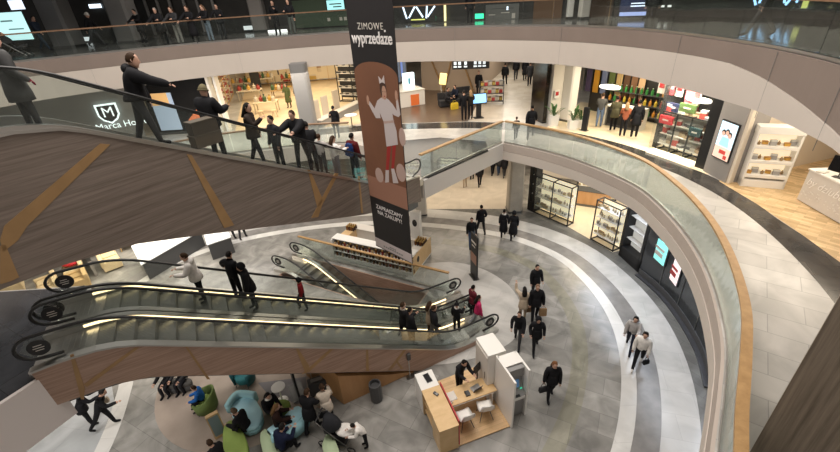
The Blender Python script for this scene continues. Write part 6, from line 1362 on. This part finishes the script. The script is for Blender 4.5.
df = thing('door_frame', 'white door frame at the left edge of the home store', 'door frame', (-11.6, 25.4, ZM)); m = MB(); m.box((-.22, 0, 1.7), (.14, .5, 3.4)); m.build('outer_post', M_white, df); m = MB(); m.box((.20, 0, 1.7), (.14, .5, 3.4)); m.build('inner_post', M_white, df); m = MB(); m.box((0, .0, 3.44), (.6, .5, .1)); m.build('top_rail', M_white, df)
# furniture and wares of the home store
KF = lambda c: P('home_%02x%02x%02x' % tuple(int(x * 255) for x in c), c, .6)
def table(px, py, w, d, h, label, col):
    p = at(px, py, MZ); r = thing('display_table', label, 'table', (p.x, p.y, ZM), .1); m = MB(); m.box((0, 0, h - .03), (w, d, .06)); m.build('table_top', KF(col), r)
    for sx in (-1, 1):
        for sy in (-1, 1): m = MB(); m.box((sx * (w / 2 - .06), sy * (d / 2 - .06), (h - .06) / 2), (.06, .06, h - .06)); m.build('leg', KF(tuple(c * .6 for c in col)), r)
    return (p.x, p.y, ZM + h)
T1 = table(268, 112, 1.6, .9, .75, 'pale round-edged dining table in front of the home store shelves', (.75, .62, .42)); T2 = table(252, 100, 1.8, 1.0, .8, 'cream display table with vases in the home store', (.7, .6, .45)); T3 = table(281, 97, 1.3, .8, .6, 'tan coffee table at the right of the home store', (.45, .28, .12)); T5 = table(266, 88, 1.8, 1.0, .9, 'tall cream display table deep in the home store', (.66, .56, .4)); T6 = table(292, 86, 1.6, .9, .7, 'brown display table deep at the right of the home store', (.3, .16, .08)); T4 = table(244, 92, 1.6, .9, .8, 'far display table at the back left of the home store', (.6, .5, .36))
def stool(px, py, label, col):
    p = at(px, py, MZ); r = thing('stool', label, 'stool', (p.x, p.y, ZM)); m = MB(); m.cyl((0, 0, .42), .2, .06, 14); m.build('seat', KF(col), r)
    for a in (0, 2.1, 4.2): m = MB(); m.tube([(.12 * cos(a), .12 * sin(a), .42), (.2 * cos(a), .2 * sin(a), 0)], .015, 5); m.build('leg', KF((.4, .25, .12)), r)
for px, py, lb, c in ((262, 118, 'pale stool left of the dining table in the home store', (.7, .55, .33)), (275, 117, 'pale stool right of the dining table in the home store', (.7, .55, .33)), (290, 92, 'mustard stool near the printed dress shopper', (.5, .3, .05)), (277, 90, 'brown stool at the back of the home store', (.3, .16, .07))): stool(px, py, lb, c)
vk = [bottle_kind(.1, .32, (.6, .52, .4), (.4, .3, .2), 'vase', 'vs1'), bottle_kind(.11, .28, (.35, .05, .04), (.2, .03, .03), 'vase', 'vs2'), bottle_kind(.09, .36, (.06, .12, .05), (.05, .05, .04), 'vase', 'vs3'), bottle_kind(.1, .3, (.62, .36, .08), (.3, .18, .06), 'vase', 'vs4')]
for ti, (T, tn, ww) in enumerate(((T1, 'dining table', .6), (T2, 'cream display table', .75), (T3, 'tan coffee table', .5), (T4, 'far display table', .7), (T5, 'tall cream display table', .8), (T6, 'brown display table', .7))):
    for k in range(5): goods_box(vk[(k + ti) % 4], '%s vase on the %s of the home store' % (('cream', 'dark red', 'green', 'ochre')[(k + ti) % 4], tn), 'vases on the home store tables', (T[0] - ww + k * ww * .5, T[1] + .2 * (k % 2) - .1, T[2] + .002), 0, (1.4, 1.4, 1.4), 'vase')
cabinet((-15.2, 40.6), (-4.0, 41.4), .45, 2.9, (.2, .85, 1.5, 2.15), 'long wall shelving with textiles at the back of the home store', 6, [twotone(.55, .35, .42, (.62, .5, .34), (.4, .25, .12), 'basket', 'hm1'), twotone(.55, .35, .36, (.4, .05, .04), (.6, .4, .3), 'folded_throw', 'hm2'), twotone(.55, .35, .4, (.5, .32, .08), (.65, .55, .4), 'cushion_stack', 'hm3'), twotone(.5, .35, .45, (.12, .1, .09), (.5, .45, .4), 'storage_box', 'hm4')], 14, 'wares on the home store wall shelving', 'home ware on the %s level of the long wall shelving', back=KF((.75, .62, .42)), frame=M_ply, z=MZ, side=-1)
cabinet((-13.6, 30.5), (-15.4, 37.0), .4, 1.9, (.2, .7, 1.2, 1.7), 'side shelving with boxes along the left of the home store', 3, [twotone(.3, .3, .28, (.65, .56, .42), (.3, .2, .1), 'basket', 'hs1'), twotone(.3, .3, .25, (.35, .06, .05), (.6, .5, .4), 'box', 'hs2')], 7, 'wares on the home store side shelving', 'home ware on the %s level of the side shelving', back=KF((.75, .66, .5)), frame=M_ply, z=MZ)
for k, (px, py, c, lb) in enumerate(((258, 91, (.03, .03, .03), 'black framed panel standing in the home store'), (300, 88, (.35, .08, .05), 'dark red textile panel at the right of the home store'))):
    p = at(px, py, MZ); r = thing('standing_board', lb, 'board', (p.x, p.y, ZM), .1); m = MB(); m.box((0, 0, .9), (.8, .06, 1.3)); m.build('panel', KF(c), r); m = MB(); m.box((-.3, 0, .12), (.06, .4, .24)); m.box((.3, 0, .12), (.06, .4, .24)); m.build('feet', M_dgrey, r)
area('home_shop_light', (-8.5, 32, 8.4), 8, 12, 700, (1, .87, .62))
# shoe shelves right of the column
cabinet((-5.4, 31.5), (-3.2, 30.6), .4, 2.9, (.5, 1.0, 1.5, 2.0, 2.5), 'dark shelves of shoes right of the grey square column', 2, [twotone(.28, .12, .12, (.03, .03, .03), (.35, .3, .25), 'shoe', 'sh1'), twotone(.28, .12, .12, (.4, .35, .3), (.6, .58, .52), 'shoe', 'sh2')], 9, 'shoes on the dark shelves', 'shoe on the %s shelf right of the square column', back=M_dwall, frame=M_black, z=MZ, side=1)
for k, (px, py) in enumerate(((319, 126), (327.5, 121), (338, 114))):
    p = at(px, py, MZ); r = thing('security_gate', 'beige security gate panel, %s of three by the shoe shelves' % ('nearest', 'middle one', 'farthest')[k], 'gate', (p.x, p.y, ZM), radians(55)); m = MB(); m.box((0, 0, .8), (.55, .09, 1.5)); m.build('panel', KF((.55, .47, .36)), r, bevel=.03); m = MB(); m.box((0, 0, .025), (.65, .2, .05)); m.build('foot', M_dsteel, r)
a_ = at(322, 128, MZ); b_ = at(363, 107, MZ); r = thing('step_bench', 'long grey stone step in front of the shoe shelves', 'step', (a_.x, a_.y, ZM), atan2(b_.y - a_.y, b_.x - a_.x)); L = hypot(b_.x - a_.x, b_.y - a_.y)
m = MB(); m.box((L / 2, .25, .2), (L, .5, .4)); m.build('riser', M_grey, r); m = MB(); m.box((L / 2, .25, .42), (L, .56, .05)); m.build('top_slab', M_offw, r)
tb2 = at(352, 128, MZ); r = thing('cafe_table', 'small white cafe table beyond the foot of the upper escalator', 'table', (tb2.x, tb2.y + .2, ZM)); m = MB(); m.cyl((0, 0, .7), .38, .03, 20); m.build('table_top', M_white, r); m = MB(); m.lathe((0, 0, 0), [(.22, 0), (.22, .02), (.03, .05), (.03, .7)], 12); m.build('pedestal', M_dsteel, r)

# ================================================================ UPPER GALLERY
def glow(name, label, cat, P0, u, quad, col, e, frame=True, off=.12, bars=None, thick=.05):
    c, zc, w, h, rz = plane_rect(P0, u, quad); n = Vector((sin(rz), -cos(rz)))
    r = thing(name, label, cat, (c.x + n.x * off, c.y + n.y * off, zc - h / 2), rz)
    if frame: m = MB(); m.box((0, .02, h / 2), (w + .1, .06, h + .1)); m.build('frame', M_black, r)
    m = MB(); m.box((0, -.02, h / 2), (w, thick, h)); m.build('lit_face', P('glow_%02x%02x%02x_%d' % (int(col[0] * 255), int(col[1] * 255), int(col[2] * 255), int(e * 100)), col, .5, emit=e), r)
    for x, z, bw, bh, bc in (bars or []): m = MB(); m.box((x * w, -.02 - thick / 2 - .006, z * h), (bw * w, .012, bh * h)); m.build('print', bc, r)
    return r
Wl = ((-31, 31.5), (9, -1)); Wm = ((-22, 30.5), (1, 0)); Wb = ((-5, 31), (6, -1.7)); Wc = ((1, 29.3), (5.5, -1.9)); Wd = ((6.5, 27.4), (3.7, -2.2)); We = ((10.2, 25.2), (2.8, -2.6)); Wf = ((13, 22.6), (2.5, -5.6)); 
SGW = P('sign_cool', (.75, .85, 1), .5, emit=1.8); SGD = M_dgrey
glow('lit_screen', 'large pale turquoise lit screen at the left of the upper gallery', 'screen', (-22.5, 24.5), (1, -.05), [(0, 12), (0, 41), (27, 12), (33, 39)], (.55, .88, .88), 1.0, bars=[(-.1, .7, .4, .06, P('scr_grey', (.3, .5, .5), .5, emit=.3)), (.1, .4, .5, .05, P('scr_grey', (.3, .5, .5), .5, emit=.3))])
glow('lit_sign', 'white lit sign above the turquoise screen', 'sign', (-22.5, 24.6), (1, -.05), [(11, 0), (13, 10), (24, 0), (27, 9)], (.75, .85, 1), 1.3, frame=False)
glow('lit_sign', 'pale blue lit strip sign between the two dark columns', 'sign', *Wm, [(90, 4), (91, 8), (102, 4), (103, 8)], (.75, .88, 1), 1.8, frame=False)
glow('lit_sign', 'tiny white lit sign right of the pale blue strip', 'sign', *Wm, [(105, 0), (105, 2.5), (112, 0), (112, 2)], (.75, .88, 1), 1.5, frame=False)
glow('light_box', 'low white lit panel behind the walker in the white cap', 'light box', *Wm, [(77, 36), (78, 41), (92, 38), (92, 41)], (.8, .85, .85), .8, frame=False)
glow('light_box', 'low white lit panel left of the couple at the rail', 'light box', *Wm, [(244, 26), (245, 30), (259, 25), (259, 29)], (.8, .85, .85), .7, frame=False)
glow('light_box', 'bright lit panel behind the feet of the couple at the rail', 'panel', (-9, 28.9), (1, -.05), [(269, 30), (269, 34), (288, 29), (288, 33)], (.95, .95, .92), 1.2, frame=False)
for k in range(6):
    x = (152, 164, 176, 190, 203, 218)[k]; c = onplane(x, 20, *Wm); r = thing('window_mullion', 'grey window upright, %s behind the group at the rail' % ('first', 'second', 'third', 'fourth', 'fifth', 'sixth')[k], 'upright', (c.x, c.y - .15, UZ + .006)); m = MB(); m.box((0, 0, 1.8), (.14, .12, 3.6)); m.build('upright', M_grey, r); m = MB(); m.box((0, -.02, .1), (.24, .2, .2)); m.build('foot', M_dgrey, r)
glow('green_hoarding', 'dark green patterned hoarding left of the banner on the upper gallery', 'hoarding', (-6, 30.6), (1, -.08), [(293, 0), (296, 27), (349, -2), (350, 26)], (.065, .10, .06), .0, bars=[(.12, .25, .05, .12, M_offw), (.34, .25, .05, .12, M_offw), (.42, .25, .05, .12, M_offw)])
glow('lit_screen', 'small teal lit screen above the green hoarding', 'screen', (-5, 30.3), (1, -.1), [(327, 0), (328, 10), (344, 0), (345, 9)], (.35, .75, .75), 1.0, bars=[(0, .6, .7, .12, SGD), (.1, .3, .5, .12, SGD)])
lt = glow('neon_letters', 'slanted white neon letters right of the banner on the upper gallery', 'sign', *Wb, [(406, 8), (407, 22), (430, 8), (431, 21)], (.02, .02, .022), .0)
for k, (x, s_) in enumerate(((-.40, -.3), (-.18, .6), (.06, -.6), (.28, .1), (.42, .7))): m = MB(); m.box((x * 2.1, -.06, .55), (.10, .02, .75), 0, s_); m.build('neon_stroke', SGW, lt)
m = MB(); m.box((0, -.06, .12), (.9, .02, .06)); m.build('yellow_stroke', P('neon_yellow', (.8, .8, .2), .5, emit=1), lt)
glow('lit_strip', 'thin upright yellow light strip on the upper gallery', 'lamp', (-5, 30.7), (6, -1.7), [(444.5, 5), (444.5, 21), (446.5, 5), (446.5, 21)], (1, .85, .4), 1.6, frame=False)
glow('lit_sign', 'bright green lit sign left of the centre of the upper gallery', 'sign', *Wc, [(475.5, 14), (475.5, 19), (484, 13), (484, 18)], (.05, .9, .45), 1.4, frame=False)
glow('lit_sign', 'small green lit sign at the edge of the brown panelling', 'sign', *Wc, [(524, 12), (524, 16), (528, 12), (528, 16)], (.05, .9, .45), 1.4, frame=False)
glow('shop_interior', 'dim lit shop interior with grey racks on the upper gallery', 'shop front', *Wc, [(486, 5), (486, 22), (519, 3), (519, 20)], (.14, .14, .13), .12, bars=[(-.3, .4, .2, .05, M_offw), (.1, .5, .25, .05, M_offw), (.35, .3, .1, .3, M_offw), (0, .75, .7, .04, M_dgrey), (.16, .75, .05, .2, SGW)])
glow('wood_panelling', 'brown wood panelling left of the white lit column', 'panelling', *Wd, [(534, -8), (535, 19), (564, -8), (562, 19)], (.14, .07, .03), .0, bars=[(.2, .5, .02, .98, M_ochre)])
glow('wood_panelling', 'dark brown panelling right of the wider off white column', 'panelling', *We, [(592, -8), (590, 18), (616, -8), (612, 19)], (.10, .055, .03), .0, bars=[(.4, .5, .04, .98, M_ochre)])
glow('lit_screen', 'dark blue lit screen with a pale lower band on the upper gallery', 'screen', (9.6, 22.6), (2.8, -1.6), [(622, -4), (619, 15.5), (652, -4), (650, 15.5)], (.02, .03, .09), .5, bars=[(0, .10, .96, .2, P('scr_band', (.42, .52, .9), .5, emit=.9)), (.1, .5, .5, .06, SGW), (.1, .64, .5, .05, SGW)])
nn_ = glow('neon_letters', 'blue white neon lettering far right on the upper gallery', 'sign', *Wf, [(764, -4), (764, 10), (797, -4), (797, 10)], (.01, .01, .012), .0, frame=False)
for k, x in enumerate((-.42, -.28, -.1, .08, .2, .34)): m = MB(); m.box((x * 2.2, -.06, .45 + .1 * (k % 2)), (.08, .02, .6), 0, (-.5, .2, .6, -.2, .5, .4)[k]); m.build('neon_stroke', P('neon_blue', (.35, .65, 1), .5, emit=2.2), nn_)
glow('lit_lamp', 'yellow green lit lamp right of the blue neon lettering', 'lamp', *Wf, [(806, -3), (804, 8), (811, -3), (810, 8)], (.7, .75, .2), .9, frame=False)
glow('lit_lamp', 'pair of tiny white spot lamps right of the dark blue screen', 'lamp', (10.0, 25.0), (2.8, -2.6), [(662, 5), (662, 7), (672, 5), (672, 7)], (.9, .9, .85), 1.2, frame=False, bars=[(0, .5, .3, 1.1, M_black)])
q = upg(10, 60); pushchair((q[0] + .2, q[1] + .3, UZ + .006), radians(-70), 'dark pushchair at the far left of the upper gallery', False)

finish_people()
